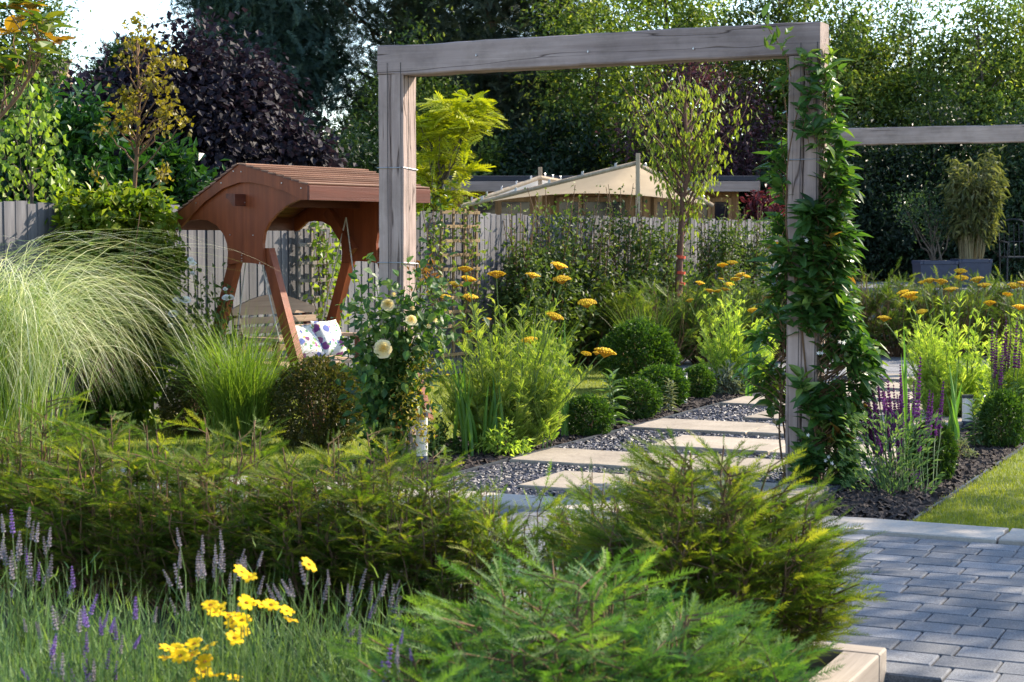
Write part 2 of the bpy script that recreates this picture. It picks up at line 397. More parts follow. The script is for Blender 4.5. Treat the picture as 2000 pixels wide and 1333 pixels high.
class MB:
    """Collects vertices and faces, then links them as ONE mesh object."""
    def __init__(self):
        self.v, self.f, self.t, self.n = [], {}, [], 0
    def add(self, V, faces, tint=0.5):
        V = np.asarray(V, float).reshape(-1, 3)
        for F in faces:
            F = np.asarray(F, np.int64)
            if F.size:
                self.f.setdefault(F.shape[1], []).append(F + self.n)
        self.v.append(V)
        self.t.append(np.full(len(V), tint) if np.isscalar(tint) else np.asarray(tint, float))
        self.n += len(V)
        return self
    def inst(self, T, faces, pos, side, dr, nr, scale, tint):
        """Copies of template T (x side, y along, z normal) at pos."""
        T = np.asarray(T, float)
        pos = np.asarray(pos, float).reshape(-1, 3)
        n, k = len(pos), len(T)
        s = np.broadcast_to(np.asarray(scale, float), (n,))[:, None, None]
        V = pos[:, None, :] + s * (T[None, :, 0:1] * side[:, None, :] + T[None, :, 1:2] * dr[:, None, :] + T[None, :, 2:3] * nr[:, None, :])
        off = (np.arange(n) * k)[:, None, None]
        fs = [(np.asarray(F)[None] + off).reshape(-1, np.asarray(F).shape[1]) for F in faces]
        self.add(V.reshape(-1, 3), fs, np.repeat(np.broadcast_to(np.asarray(tint, float), (n,)), k))
    def leaves(self, tmpl, pos, dr, nrm, scale, tint):
        dr = unit(dr)
        side = unit(np.cross(dr, nrm))
        nr = np.cross(side, dr)
        self.inst(tmpl[0], tmpl[1], pos, side, dr, nr, scale, tint)
    def tube(self, pts, r0, r1=None, sides=6, tint=0.5):
        pts = np.asarray(pts, float)
        n = len(pts)
        r1 = r0 if r1 is None else r1
        rad = np.linspace(r0, r1, n)
        d = unit(np.gradient(pts, axis=0))
        ref = np.where(np.abs(d[:, 2:3]) > 0.9, np.array([[1.0, 0, 0]]), np.array([[0, 0, 1.0]]))
        a = unit(np.cross(d, ref))
        b = np.cross(d, a)
        ang = np.arange(sides) * 2 * math.pi / sides
        V = pts[:, None] + rad[:, None, None] * (np.cos(ang)[None, :, None] * a[:, None] + np.sin(ang)[None, :, None] * b[:, None])
        i = np.arange(n - 1)[:, None] * sides
        j = np.arange(sides)[None]
        q = np.stack([i + j, i + (j + 1) % sides, i + sides + (j + 1) % sides, i + sides + j], -1).reshape(-1, 4)
        self.add(V.reshape(-1, 3), [q], tint)
        e = (n - 1) * sides
        self.add(V[-1], [np.array([[0, k, k + 1] for k in range(1, sides - 1)])], tint)
        self.add(V[0], [np.array([[0, k + 1, k] for k in range(1, sides - 1)])], tint)
        return self
    def hexa(self, c8, tint=0.5):
        """Eight corners: bottom ring 0-3 and top ring 4-7."""
        F = np.array([[3, 2, 1, 0], [4, 5, 6, 7], [0, 1, 5, 4], [1, 2, 6, 5], [2, 3, 7, 6], [3, 0, 4, 7]])
        return self.add(c8, [F], tint)
    def box(self, c, ax, ay, az, bevel=0.0, tint=0.5):
        """Box round centre c with half axes ax, ay, az (vectors); with a bevel on every edge if asked."""
        c, ax, ay, az = (np.asarray(q, float) for q in (c, ax, ay, az))
        if bevel <= 0:
            P = [c + sx * ax + sy * ay - az for sx, sy in ((-1, -1), (1, -1), (1, 1), (-1, 1))]
            return self.hexa(P + [p + 2 * az for p in P], tint)
        L = [np.linalg.norm(q) for q in (ax, ay, az)]
        u = [q / l for q, l in zip((ax, ay, az), L)]
        bm = min(bevel, min(L) * 0.9)
        V, F4, F3 = [], [], []
        idx = {}
        for sx in (-1, 1):
            for sy in (-1, 1):
                for sz in (-1, 1):
                    for k in range(3):
                        s = [sx * (L[0] - (bm if k != 0 else 0)), sy * (L[1] - (bm if k != 1 else 0)), sz * (L[2] - (bm if k != 2 else 0))]
                        idx[(sx, sy, sz, k)] = len(V)
                        V.append(c + u[0] * s[0] + u[1] * s[1] + u[2] * s[2])
                    F3.append([idx[(sx, sy, sz, k)] for k in range(3)][::(1 if sx * sy * sz > 0 else -1)])
        for k in range(3):
            i, j = (k + 1) % 3, (k + 2) % 3
            for s in (-1, 1):
                ring = []
                for a, b in ((-1, -1), (1, -1), (1, 1), (-1, 1)):
                    t = [0, 0, 0]
                    t[k], t[i], t[j] = s, a, b
                    ring.append(idx[(t[0], t[1], t[2], k)])
                F4.append(ring[::s])
            for a in (-1, 1):
                for b in (-1, 1):
                    t0, t1 = [0, 0, 0], [0, 0, 0]
                    t0[k], t1[k] = -1, 1
                    t0[i] = t1[i] = a
                    t0[j] = t1[j] = b
                    q = [idx[(*t0, i)], idx[(*t1, i)], idx[(*t1, j)], idx[(*t0, j)]]
                    F4.append(q if a * b > 0 else q[::-1])
        return self.add(V, [np.array(F4), np.array(F3)], tint)
    def prism(self, pts, vec, tint=0.5):
        """A flat outline (any shape) given thickness along vec."""
        pts = [np.asarray(p, float) for p in pts]
        n = len(pts)
        tri = np.array(tessellate_polygon([[Vector(p) for p in pts]]))
        V = pts + [p + np.asarray(vec) for p in pts]
        side = np.array([[i, (i + 1) % n, n + (i + 1) % n, n + i] for i in range(n)])
        return self.add(V, [tri[:, ::-1], tri + n, side], tint)
    def timber(self, p0, p1, ax, ay, ha, hb, seg=18, jit=.0035, cham=.009):
        """A sawn beam from p0 to p1: chamfered section whose faces and arrises wander a little."""
        p0, p1 = np.asarray(p0, float), np.asarray(p1, float)
        V = []
        sec = [(-ha + cham, -hb), (ha - cham, -hb), (ha, -hb + cham), (ha, hb - cham), (ha - cham, hb), (-ha + cham, hb), (-ha, hb - cham), (-ha, -hb + cham)]
        wob = np.cumsum(rng.normal(0, jit * .35, (seg + 1, 2)), 0)
        wob -= np.linspace(0, 1, seg + 1)[:, None] * wob[-1] 
        for i in range(seg + 1):
            t = i / seg
            for (x, y) in sec:
                V.append(p0 + (p1 - p0) * t + ax * (x + wob[i, 0] + rng.normal(0, jit * .25)) + ay * (y + wob[i, 1] + rng.normal(0, jit * .25)))
        F = [[8 * i + k, 8 * i + (k + 1) % 8, 8 * i + 8 + (k + 1) % 8, 8 * i + 8 + k] for i in range(seg) for k in range(8)]
        e = 8 * seg
        return self.add(V, [np.array(F), np.array([[7, 6, 5, 4, 3, 2, 1, 0]]), np.array([[e + k for k in range(8)]])])
    def mesh(self, name, mat, shift=(0, 0, 0), smooth=False):
        V = np.concatenate(self.v) - np.asarray(shift, float)
        me = bpy.data.meshes.new(name)
        me.vertices.add(len(V))
        me.vertices.foreach_set('co', V.astype(np.float32).ravel())
        loops, starts, s = [], [], 0
        for k, L in self.f.items():
            F = np.concatenate(L)
            loops.append(F.ravel())
            starts.append(s + np.arange(len(F)) * k)
            s += F.size
        loops, starts = np.concatenate(loops), np.concatenate(starts)
        me.loops.add(len(loops))
        me.loops.foreach_set('vertex_index', loops.astype(np.int32))
        me.polygons.add(len(starts))
        me.polygons.foreach_set('loop_start', starts.astype(np.int32))
        me.polygons.foreach_set('use_smooth', np.full(len(starts), bool(smooth)))
        a = me.attributes.new('tint', 'FLOAT', 'POINT')
        a.data.foreach_set('value', np.concatenate(self.t).astype(np.float32))
        me.update(calc_edges=True)
        me.materials.append(mat)
        return me
    def build(self, name, mat, parent=None, smooth=False, kind=None, loc=None):
        sh = origin_of(parent) if parent is not None else (loc if loc is not None else (0, 0, 0))
        o = bpy.data.objects.new(name, self.mesh(name, mat, sh, smooth))
        col.objects.link(o)
        if parent is not None:
            o.parent = parent
        elif loc is not None:
            o.location = loc
        if kind:
            o['kind'] = kind
        return o

def origin_of(o):
    p = np.zeros(3)
    while o is not None:
        p += np.array(o.location)
        o = o.parent
    return p
def tag(o, label, cat, group=None):
    o['label'], o['category'] = label, cat
    if group:
        o['group'] = group
    return o
def thing(name, label, cat, loc=(0, 0, 0), group=None):
    o = bpy.data.objects.new(name, None)
    o.empty_display_size = 0.1
    col.objects.link(o)
    o.location = tuple(float(x) for x in loc)
    return tag(o, label, cat, group)
def link_copy(me, name, parent, loc, rot=(0, 0, 0), scale=(1, 1, 1), quat=None):
    """One more object on a shared mesh; loc in world space (parents are never turned)."""
    o = bpy.data.objects.new(name, me)
    col.objects.link(o)
    p = np.asarray(loc, float)
    if parent is not None:
        o.parent = parent
        p = p - origin_of(parent)
    o.location = p
    if quat is not None:
        o.rotation_mode = 'QUATERNION'
        o.rotation_quaternion = quat
    else:
        o.rotation_euler = rot
    o.scale = scale
    return o
def dup(root, loc, rotz=0.0, scale=1.0, label=None, group=None):
    """A copy of a thing with copies of its parts and sub-parts."""
    r = root.copy()
    col.objects.link(r)
    r.location = tuple(float(x) for x in loc)
    r.rotation_euler = (0, 0, rotz)
    r.scale = (scale,) * 3 if np.isscalar(scale) else scale
    if label:
        r['label'] = label
    if group:
        r['group'] = group
    for ch in list(root.children):
        c = ch.copy()
        col.objects.link(c)
        c.parent = r
        for g in list(ch.children):
            d = g.copy()
            col.objects.link(d)
            d.parent = c
    return r
def frame_quat(d, nref):
    d = Vector(d).normalized()
    s = d.cross(Vector(nref))
    if s.length < 1e-4:
        s = d.cross(Vector((1, 0, 0)))
    s.normalize()
    n = s.cross(d)
    return Matrix((s, d, n)).transposed().to_quaternion()
def rdirs(n, up=0.0):
    d = rng.normal(size=(n, 3))
    d[:, 2] += up
    return unit(d)

# leaf templates: vertices (x across, y along, z off the blade) and faces
def leaf_flat(wd, fold=0.10, droop=0.12, wide=0.42):
    return ([(0, 0, 0), (wd / 2, wide, fold), (0, 1, -droop), (-wd / 2, wide, fold)], [np.array([[0, 1, 2], [0, 2, 3]])])
def leaf_full(wd, droop=0.16, fold=0.08, wide=0.42):
    h = wd / 2
    V = [(0, 0, 0), (0, 0.33, -0.01), (0, 0.68, -droop * 0.4), (0, 1, -droop),
         (h * 0.80, 0.22, fold * 0.7), (h, wide, fold), (h * 0.62, 0.74, fold * 0.4 - droop * 0.4),
         (-h * 0.80, 0.22, fold * 0.7), (-h, wide, fold), (-h * 0.62, 0.74, fold * 0.4 - droop * 0.4)]
    return (V, [np.array([[0, 4, 1], [0, 1, 7], [2, 6, 3], [2, 3, 9]]), np.array([[1, 4, 5, 2], [1, 2, 8, 7]]), np.array([[2, 5, 6], [2, 9, 8]])])
def spray(npairs=12, nl=0.20, nw=0.022, ang=58, taper=0.55, droop=0.10, axis=True, lift=0.03, seed=1):
    """A twig with two ranks of needles."""
    r = np.random.default_rng(seed)
    V, F = [], []
    def ctr(y):
        return np.array([0.03 * math.sin(y * 4 + seed), y, -droop * y * y])
    for i in range(npairs):
        y = 0.06 + 0.94 * i / npairs
        l = nl * (1 - taper * abs(y - 0.45) * 1.3) * r.uniform(0.85, 1.12)
        for s in (-1, 1):
            a = R_(ang + r.uniform(-9, 9) - 22 * y)
            d = np.array([s * math.sin(a), math.cos(a), r.uniform(-0.12, 0.30) + lift])
            c = ctr(y + r.uniform(-.02, .02))
            q = np.array([math.cos(a), -s * math.sin(a), 0.0]) * nw / 2
            k = len(V)
            V += [c - q, c + q, c + d * l]
            F.append([k, k + 1, k + 2])
    k = len(V)
    V += [ctr(1) - [nw / 2, 0.02, 0], ctr(1) + [nw / 2, -0.02, 0], ctr(1) + [0, nl * 0.7, 0.02]]
    F.append([k, k + 1, k + 2])
    if axis:
        k = len(V)
        wd = nw * 0.45
        V += [ctr(0) - [wd, 0, 0], ctr(0) + [wd, 0, 0], ctr(.5) + [wd * .7, 0, 0], ctr(.5) - [wd * .7, 0, 0], ctr(1)]
        F += [[k, k + 1, k + 2], [k, k + 2, k + 3], [k + 3, k + 2, k + 4]]
    return (V, [np.array(F)])
def fern_leaf(npairs=11, wd=0.34, lw=0.05):
    V, F = [], []
    for i in range(npairs):
        y = 0.10 + 0.86 * i / npairs
        l = wd * math.sin(math.pi * (0.12 + 0.82 * (1 - y))) ** 0.7
        for s in (-1, 1):
            c = np.array([0, y, -0.22 * y * y])
            tip = c + np.array([s * l, l * 0.75, 0.05 - 0.1 * y])
            m = (c + tip) / 2
            k = len(V)
            V += [c, m + [0, -lw / 2, 0], tip, m + [0, lw / 2, 0.01]]
            F += [[k, k + 1, k + 2], [k, k + 2, k + 3]]
    k = len(V)
    V += [(-.008, 0, 0), (.008, 0, 0), (0, .55, -.066), (0, 1.0, -.22)]
    F += [[k, k + 1, k + 2], [k, k + 2, k + 3]]
    return (V, [np.array(F)])

def blades(mb, base, az, lean0, bend, length, width, seg=5, tint=0.5, power=1.3, twist=None):
    """Grass blades: each leans lean0 from upright at its foot and bends further by `bend` towards its tip."""
    n = len(base)
    P = np.array(base, float)
    az, lean0, bend, length, width = (np.broadcast_to(np.asarray(q, float), (n,)) for q in (az, lean0, bend, length, width))
    hx = np.stack([np.cos(az), np.sin(az), np.zeros(n)], -1)
    sd = np.stack([-np.sin(az), np.cos(az), np.zeros(n)], -1)
    tw = rng.uniform(-0.9, 0.9, n) if twist is None else np.broadcast_to(twist, (n,))
    rows = []
    for i in range(seg + 1):
        t = i / seg
        if isinstance(power, tuple):             # straight at first, then over in a smooth arch, then hanging
            q = min(1.0, max(0.0, (t - power[0]) / power[1]))
            th = lean0 + (bend - lean0) * (3 * q * q - 2 * q ** 3)
        else:
            th = lean0 + bend * t ** power
        d = hx * np.sin(th)[:, None] + UP * np.cos(th)[:, None]
        nn = hx * np.cos(th)[:, None] - UP * np.sin(th)[:, None]
        s = sd * np.cos(tw)[:, None] + nn * np.sin(tw)[:, None]
        wd = (width * (1 - t ** 2.2) * (0.75 + 0.25 * min(1, t * 4)))[:, None] * 0.5
        if i < seg:
            rows += [P - s * wd, P + s * wd]
        else:
            rows += [P]
        P = P + d * (length / seg)[:, None]
    k = 2 * seg + 1
    V = np.stack(rows, 1).reshape(-1, 3)
    q = [[2 * i, 2 * i + 1, 2 * i + 3, 2 * i + 2] for i in range(seg - 1)]
    tr = [[2 * seg - 2, 2 * seg - 1, 2 * seg]]
    off = (np.arange(n) * k)[:, None, None]
    tn = np.repeat(np.broadcast_to(np.asarray(tint, float), (n,)), k)
    mb.add(V, [(np.array(q)[None] + off).reshape(-1, 4), (np.array(tr)[None] + off).reshape(-1, 3)], tn)
    return mb

def curve_pts(a, b, n=7, sag=0.0, wob=0.0, r=None):
    a, b = np.asarray(a, float), np.asarray(b, float)
    t = np.linspace(0, 1, n)[:, None]
    p = a + (b - a) * t
    p[:, 2] += (sag * 4 * t * (1 - t))[:, 0]
    if wob:
        q = (r or rng).normal(size=(n, 3)) * wob
        q[0] = q[-1] = 0
        p += q
    return p

def tri_sheet(xs, ys, z, name, mat, kind='structure'):
    mb = MB()
    mb.add([(xs[0], ys[0], z), (xs[1], ys[0], z), (xs[1], ys[1], z), (xs[0], ys[1], z)], [np.array([[0, 1, 2, 3]])])
    return mb.build(name, mat, kind=kind)
def uv_sheet(u0, u1, v0, v1, z, name, mat, kind='structure', parent=None):
    mb = MB()
    mb.add([uv(u0, v0, z), uv(u1, v0, z), uv(u1, v1, z), uv(u0, v1, z)], [np.array([[0, 1, 2, 3]])])
    return mb.build(name, mat, parent, kind=kind)

# ================================================================== THE SETTING
tri_sheet((-500, 500), (-60, 900), -0.02, 'ground', M['ground'])
uv_sheet(-9.0, -1.62, -1.52, 13.5, 0.004, 'left_lawn', M['turf'])
uv_sheet(2.42, 9.0, -1.52, 7.6, 0.004, 'right_lawn', M['turf'])
uv_sheet(-1.62, 2.42, -1.52, 8.4, -0.004, 'bed_soil', M['soil'])
uv_sheet(-10.0, 3.0, -9.5, -4.70, 0.055, 'front_bed_soil', M['soil'])

# the garden path: sandstone slabs set in slate chippings
path = uv_sheet(-0.66, 1.78, -1.52, 8.2, 0.008, 'garden_path', M['joint'])
def slab_piece(u0, u1, v0, v1, z, th, mat, name, parent, seed):
    r = random.Random(seed)
    mb = MB()
    j = lambda: r.uniform(-0.012, 0.012)
    ring = []
    n = 6
    for (a, b, c, d) in ((u0, v0, u1, v0), (u1, v0, u1, v1), (u1, v1, u0, v1), (u0, v1, u0, v0)):
        for k in range(n):
            t = k / n
            ring.append((a + (c - a) * t + (j() if k else 0), b + (d - b) * t + (j() if k else 0)))
    m = len(ring)
    cu, cv = (u0 + u1) / 2, (v0 + v1) / 2
    V = [uv(a, b, z - th) for a, b in ring] + [uv(a, b, z - 0.006) for a, b in ring]
    V += [uv(a + (0.007 if a < cu else -0.007), b + (0.007 if b < cv else -0.007), z) for a, b in ring]
    F = []
    for lay in (0, 1):
        for k in range(m):
            F.append([lay * m + k, lay * m + (k + 1) % m, (lay + 1) * m + (k + 1) % m, (lay + 1) * m + k])
    mb.add(V, [np.array(F)])
    mb.add(V[2 * m:] + [uv(cu, cv, z)], [np.array([[k, (k + 1) % m, m] for k in range(m)])])
    return mb.build(name, mat, parent)
SLABS = []
k = 0
for row in range(-1, 8):
    if row % 2 == 0:
        lo, parts = -0.63, (0.98, 0.80)
    else:
        lo, parts = -0.04, (0.92, 0.86)
    v0 = 0.04 + 1.145 * row
    a = lo
    for wd in parts:
        k += 1
        b = min(a + wd, 1.76)
        slab_piece(a + 0.006, b - 0.006, v0, v0 + 0.74, 0.044 + 0.003 * ((k * 7) % 3), 0.04, M['slab'], 'stepping_slab', path, k)
        SLABS.append((a, b, v0, v0 + 0.74))
        a = b
for u in (-0.68, 1.79):
    mb = MB()
    mb.box(uv(u, 3.35, 0.005), GR * 0.006, GG * 4.85, UP * 0.03)
    mb.build('path_edging', M['steel'], path)
# slate chippings and bark mulch
CHIP = ([(-.5, -.4, -.12), (.5, -.5, -.12), (.45, .45, -.12), (-.4, .5, -.12), (-.4, -.3, .12), (.42, -.38, .14), (.3, .4, .1), (-.35, .38, .13)],
        [np.array([[4, 5, 6, 7], [0, 1, 5, 4], [1, 2, 6, 5], [2, 3, 7, 6], [3, 0, 4, 7]])])
def chips(n, u0, u1, v0, v1, size, z, flat, avoid=()):
    p = np.stack([rng.uniform(u0, u1, n), v0 + (v1 - v0) * rng.random(n) ** 1.35], -1)
    keep = np.ones(n, bool)
    for a, b, c, d in avoid:
        keep &= ~((p[:, 0] > a) & (p[:, 0] < b) & (p[:, 1] > c) & (p[:, 1] < d))
    p = p[keep]
    n = len(p)
    pos = GO + p[:, :1] * GR + p[:, 1:] * GG
    pos[:, 2] = z + rng.uniform(0, 0.012, n)
    nr = unit(np.array([[0, 0, 1.0]]) + rng.normal(size=(n, 3)) * flat)
    dr = unit(np.cross(nr, rdirs(n)))
    mb = MB()
    mb.inst(CHIP[0], CHIP[1], pos, np.cross(dr, nr), dr, nr, rng.uniform(size[0], size[1], n), rng.random(n))
    return mb
o = chips(34000, -0.66, 1.78, -1.5, 8.2, (0.012, 0.042), 0.014, 0.30, SLABS).build('slate_chippings', M['slate'], kind='stuff')
o['label'], o['category'] = 'purple grey slate chippings spread between the sandstone path slabs', 'slate chippings'
mb = chips(7500, 1.80, 2.42, -1.5, 7.5, (0.025, 0.07), 0.004, 0.45)
mb2 = chips(7000, -1.62, -0.69, -1.5, 7.5, (0.025, 0.07), 0.004, 0.45)
mb.add(np.concatenate(mb2.v), [np.concatenate(L) for L in mb2.f.values()], np.concatenate(mb2.t))
o = mb.build('bark_mulch', M['bark'], kind='stuff')
o['label'], o['category'] = 'dark bark mulch covering the planting beds on both sides of the path', 'bark mulch'
mb = MB()
mb.box(uv(2.43, 2.9, 0.0), GR * 0.008, GG * 4.4, UP * 0.022)
mb.build('lawn_edging', M['steel'], kind='structure')

# the grey block patio with its pale coping row
patio = uv_sheet(-9.0, 9.0, -12.0, -1.92, 0.010, 'patio', M['joint'])
rr = random.Random(5)
PAV = []
v = -1.955
row = 0
while v > -7.2:
    u = -6.0 + rr.uniform(0, 0.2)
    while u < 5.6:
        L = rr.choice((0.17, 0.225, 0.225, 0.285, 0.285))
        if row == 0:
            L = 0.25
        if not (v < -4.62 and u < 3.18):
            PAV.append((u, v, L))
        u += L
    v -= 0.176
    row += 1
def paver_mesh(L, Wd=0.176):
    a, b, c = L / 2 - 0.0035, Wd / 2 - 0.0035, 0.006
    V = []
    for (x, y, z) in ((a, b, -0.03), (a, b, 0.024), (a - c, b - c, 0.030)):
        V += [(-x, -y, z), (x, -y, z), (x, y, z), (-x, y, z)]
    F = [[8, 9, 10, 11]]
    for l in (0, 4):
        for q in range(4):
            F.append([l + q, l + (q + 1) % 4, l + 4 + (q + 1) % 4, l + 4 + q])
    mb = MB()
    mb.add(V, [np.array(F)])
    return mb.mesh('paver', M['paver'])
pm = {L: paver_mesh(L) for L in (0.17, 0.225, 0.25, 0.285)}
def in_view(p):
    return abs(p[0]) < 0.30 * p[1] and p[1] > 4.2
vis = [q for q in PAV if in_view(uv(q[0] + q[2] / 2, q[1] - .09)) and q[0] > 1.2]
vis.sort(key=lambda q: np.linalg.norm(uv(q[0], q[1])))
vis = vis[:300]
visset = set(vis)
for (u, v, L) in vis:
    p = uv(u + L / 2, v - 0.088, 0.012 + rr.uniform(-.0015, .0015))
    link_copy(pm[L], 'paver', patio, p, (rr.uniform(-.004, .004), rr.uniform(-.004, .004), -GA))
mb = MB()
for (u, v, L) in PAV:
    if (u, v, L) not in visset and in_view(uv(u, v) * 1.0) :
        mb.box(uv(u + L / 2, v - 0.088, 0.012 + rr.uniform(-.002, .002)), GR * (L / 2 - .004), GG * 0.084, UP * 0.028)
mb.build('far_paving_blocks', M['paver'], patio, kind='stuff')
u = -6.0
while u < 6.5:
    slab_piece(u + 0.004, u + 0.892, -1.915, -1.53, 0.058, 0.05, M['coping'], 'coping_stone', patio, int(u * 10) + 900)
    u += 0.9
# patio at the far end of the path
far_patio = uv_sheet(-3.2, 3.6, 8.3, 12.6, 0.012, 'far_patio', M['joint'])
mb = MB()
v = 8.32
while v < 12.5:
    u = -3.2 + rr.uniform(0, .2)
    while u < 3.4:
        L = rr.choice((0.3, 0.45, 0.6))
        mb.box(uv(u + L / 2, v + 0.145, 0.022 + rr.uniform(-.002, .002)), GR * (L / 2 - .005), GG * 0.140, UP * 0.02)
        u += L
    v += 0.29
mb.build('distant_paving_blocks', M['paver'], far_patio, kind='stuff')
# the raised terrace beyond the yews on the right
mb = MB()
mb.box((11.2, 28.0, 0.42), (6.6, 0, 0), (0, 2.8, 0), (0, 0, 0.43), 0.02)
mb.build('raised_terrace', M['paver'], kind='structure')

# lawn grass
def lawn(n, u0, u1, v0, v1, pw=1.4):
    p = np.stack([rng.uniform(u0, u1, n), v0 + (v1 - v0) * rng.random(n) ** pw], -1)
    pos = GO + p[:, :1] * GR + p[:, 1:] * GG
    pos[:, 2] = 0.0
    ok = np.abs(pos[:, 0]) < 0.32 * pos[:, 1]
    pos = pos[ok]
    n = len(pos)
    lump = 0.48 + 0.20 * np.sin(pos[:, 0] * 3.1 + 1.3 * np.sin(pos[:, 1] * 2.3)) + .16 * np.sin(pos[:, 0] * 7.7 + 2 * np.sin(pos[:, 1] * 5.1)) + rng.normal(0, .22, n)
    mb = MB()
    blades(mb, pos, rng.uniform(0, 6.28, n), rng.uniform(0.1, 0.6, n), rng.uniform(0.2, 1.0, n), rng.uniform(0.022, 0.045, n), 0.005, 2, np.clip(lump, 0, 1))
    return mb
o = lawn(75000, 2.42, 5.6, -1.52, 7.0, 1.8).build('right_lawn_grass', M['lawn'], kind='stuff')
o['label'], o['category'] = 'short mown grass of the lawn beside the block patio', 'grass'
o = lawn(110000, -6.4, -1.6, -1.52, 11.5, 1.3).build('left_lawn_grass', M['lawn'], kind='stuff')
o['label'], o['category'] = 'sunlit mown grass of the lawn round the swing seat', 'grass'

# ================================================================== OAK ARCHES
def oak_arch(v0, label, postH=2.70, beam=0.205, wires=True, left=-1.4735, right=1.4735):
    root = thing('oak_arch', label, 'garden arch', uv(0, v0))
    hw = 0.10
    for u in (left, right):
        mb = MB()
        c = uv(u, v0, postH / 2)
        # two sawn halves with a dark joint between them
        for sg in (-1, 1):
            q = uv(u, v0) + GR * sg * 0.0505
            mb.timber(q, q + UP * postH, GR, GG, 0.0485, hw)
        p = mb.build('post', M['oak'], root)
        if wires:
            for z in (2.05, 1.39):
                w_ = MB()
                ring = [uv(u + a * (hw + .004), v0 + b * (hw + .004), z + 0.006 * math.sin(3 * a + b)) for a, b in ((-1, -1), (1, -1), (1, 1), (-1, 1), (-1, -1))]
                w_.tube(ring, 0.0035, sides=5)
                w_.build('tie_wire', M['wire'], p)
            w_ = MB()
            for du in (-0.02, 0.085):
                w_.tube([uv(u + du, v0 - hw - .008, 0.1), uv(u + du + .004, v0 - hw - .01, 1.4), uv(u + du, v0 - hw - .008, postH + 0.08)], 0.002, sides=4)
            w_.tube([uv(u + hw + .006, v0 - .03, 0.1), uv(u + hw + .006, v0 - .03, postH)], 0.002, sides=4)
            w_.build('climbing_wire', M['black'], p)
    mb = MB()
    mb.timber(uv(left - hw, v0, postH + beam / 2 + .002), uv(right + hw, v0, postH + beam / 2 + .002), GG, UP, hw + .002, beam / 2 - .001, 30, .005)
    b = mb.build('beam', M['oak_beam'], root)
    # the beam is turned so that its grain runs along it
    for ch in (b,):
        T = Matrix.Rotation(GA, 4, 'Z')
        ch.data.transform(T)
        ch.rotation_euler = (0, 0, -GA)
    if wires:
        for u in (-.80, .02, .75, 1.28):
            mb = MB()
            q = uv(u, v0 - hw - .004, postH + .085 + .02 * math.sin(u * 5))
            mb.tube([q, q - GG * .016], .006, .005, 8)
            mb.tube([q - GG * .012 - UP * .006, q - GG * .012 + UP * .012], .0025, .0025, 5)
            mb.build('wire_eye', M['wire'], root)
        mb = MB()
        mb.tube(curve_pts(uv(left + hw, v0 - .03, postH - .015), uv(right - hw, v0 - .03, postH - .015), 14, sag=-.012), .002, sides=4)
        mb.build('climbing_wire', M['black'], root)
    return root
oak_arch(0, 'tall weathered oak arch over the path, nearest, with climbers on both posts')
oak_arch(10.35, 'second oak arch farther down the path, its pale beam above the yew hedge', wires=False)

# ================================================================== FENCE
FA = np.array([-4.75, 12.65, 0])
FD = unit(np.array([0.515, 0.857, 0]))
FN = np.array([FD[1], -FD[0], 0])              # towards the garden
FROT = math.atan2(FD[1], FD[0])
def fence_at(px, off=0.0):
    """Point of the fence line below pixel column px, moved `off` towards the garden."""
    a = (px - 1000) / FPX
    q = FA + FN * off
    t = (a * q[1] - q[0]) / (FD[0] - a * FD[1])
    return q + FD * t
fence = thing('fence', 'long weathered grey featheredge board fence behind the swing seat', 'fence', FA)
def slat_mesh(hgt, w_=0.130, skew=0.0):
    mb = MB()
    P = []
    for z in (0.06, hgt):
        P += [(-w_ / 2 + skew * z, -0.011, z), (w_ / 2 + skew * z, -0.003, z), (w_ / 2 + skew * z, 0.006, z), (-w_ / 2 + skew * z, 0.004, z)]
    mb.hexa(P)
    return mb.mesh('slat', M['fence'])
sm = [slat_mesh(1.86), slat_mesh(1.85, 0.126, 0.003), slat_mesh(1.865, 0.133, -0.003)]
n = 0
t = -0.6
while t < 17.5:
    link_copy(sm[n % 3], 'slat', fence, FA + FD * t + FN * (0.02 + rr.uniform(-.003, .003)), (0, 0, FROT + rr.uniform(-.03, .03)), (1, 1, rr.uniform(.994, 1.004)))
    t += 0.120
    n += 1
for t in np.arange(-0.3, 17.6, 1.83):
    mb = MB()
    mb.box(FA + FD * t - FN * 0.045 + UP * 0.92, FD * 0.045, FN * 0.045, UP * 0.92, 0.006)
    mb.build('fence_post', M['trellis'], fence)
for z in (0.3, 1.0, 1.65):
    mb = MB()
    mb.box(FA + FD * 8.5 - FN * 0.03 + UP * z, FD * 9.1, FN * 0.018, UP * 0.035)
    mb.build('rail', M['fence'], fence)

def trellis(name, label, c, wd, z0, z1, nv, nh, mat):
    root = thing(name, label, 'trellis', c)
    for i in range(nv):
        mb = MB()
        mb.box(c + FD * (-wd / 2 + wd * i / (nv - 1)) + UP * (z0 + z1) / 2, FD * 0.018, FN * 0.010, UP * (z1 - z0) / 2, 0.002)
        mb.build('upright_slat', mat, root)
    for i in range(nh):
        mb = MB()
        mb.box(c + FN * 0.022 + UP * (z0 + 0.04 + (z1 - z0 - .08) * i / (nh - 1)), FD * (wd / 2 + .03), FN * 0.010, UP * 0.018, 0.002)
        mb.build('cross_slat', mat, root)
    return root
tc = fence_at(897, 0.10)
trellis('trellis', 'tan wooden trellis panel fixed to the fence beside the oak post', tc, 0.72, 0.25, 1.90, 4, 11, M['trellis'])
tc2 = fence_at(622, 0.10)
trellis('trellis', 'grey trellis panel on the fence seen through the swing seat', tc2, 0.62, 0.25, 1.72, 4, 9, M['grey_trellis'])

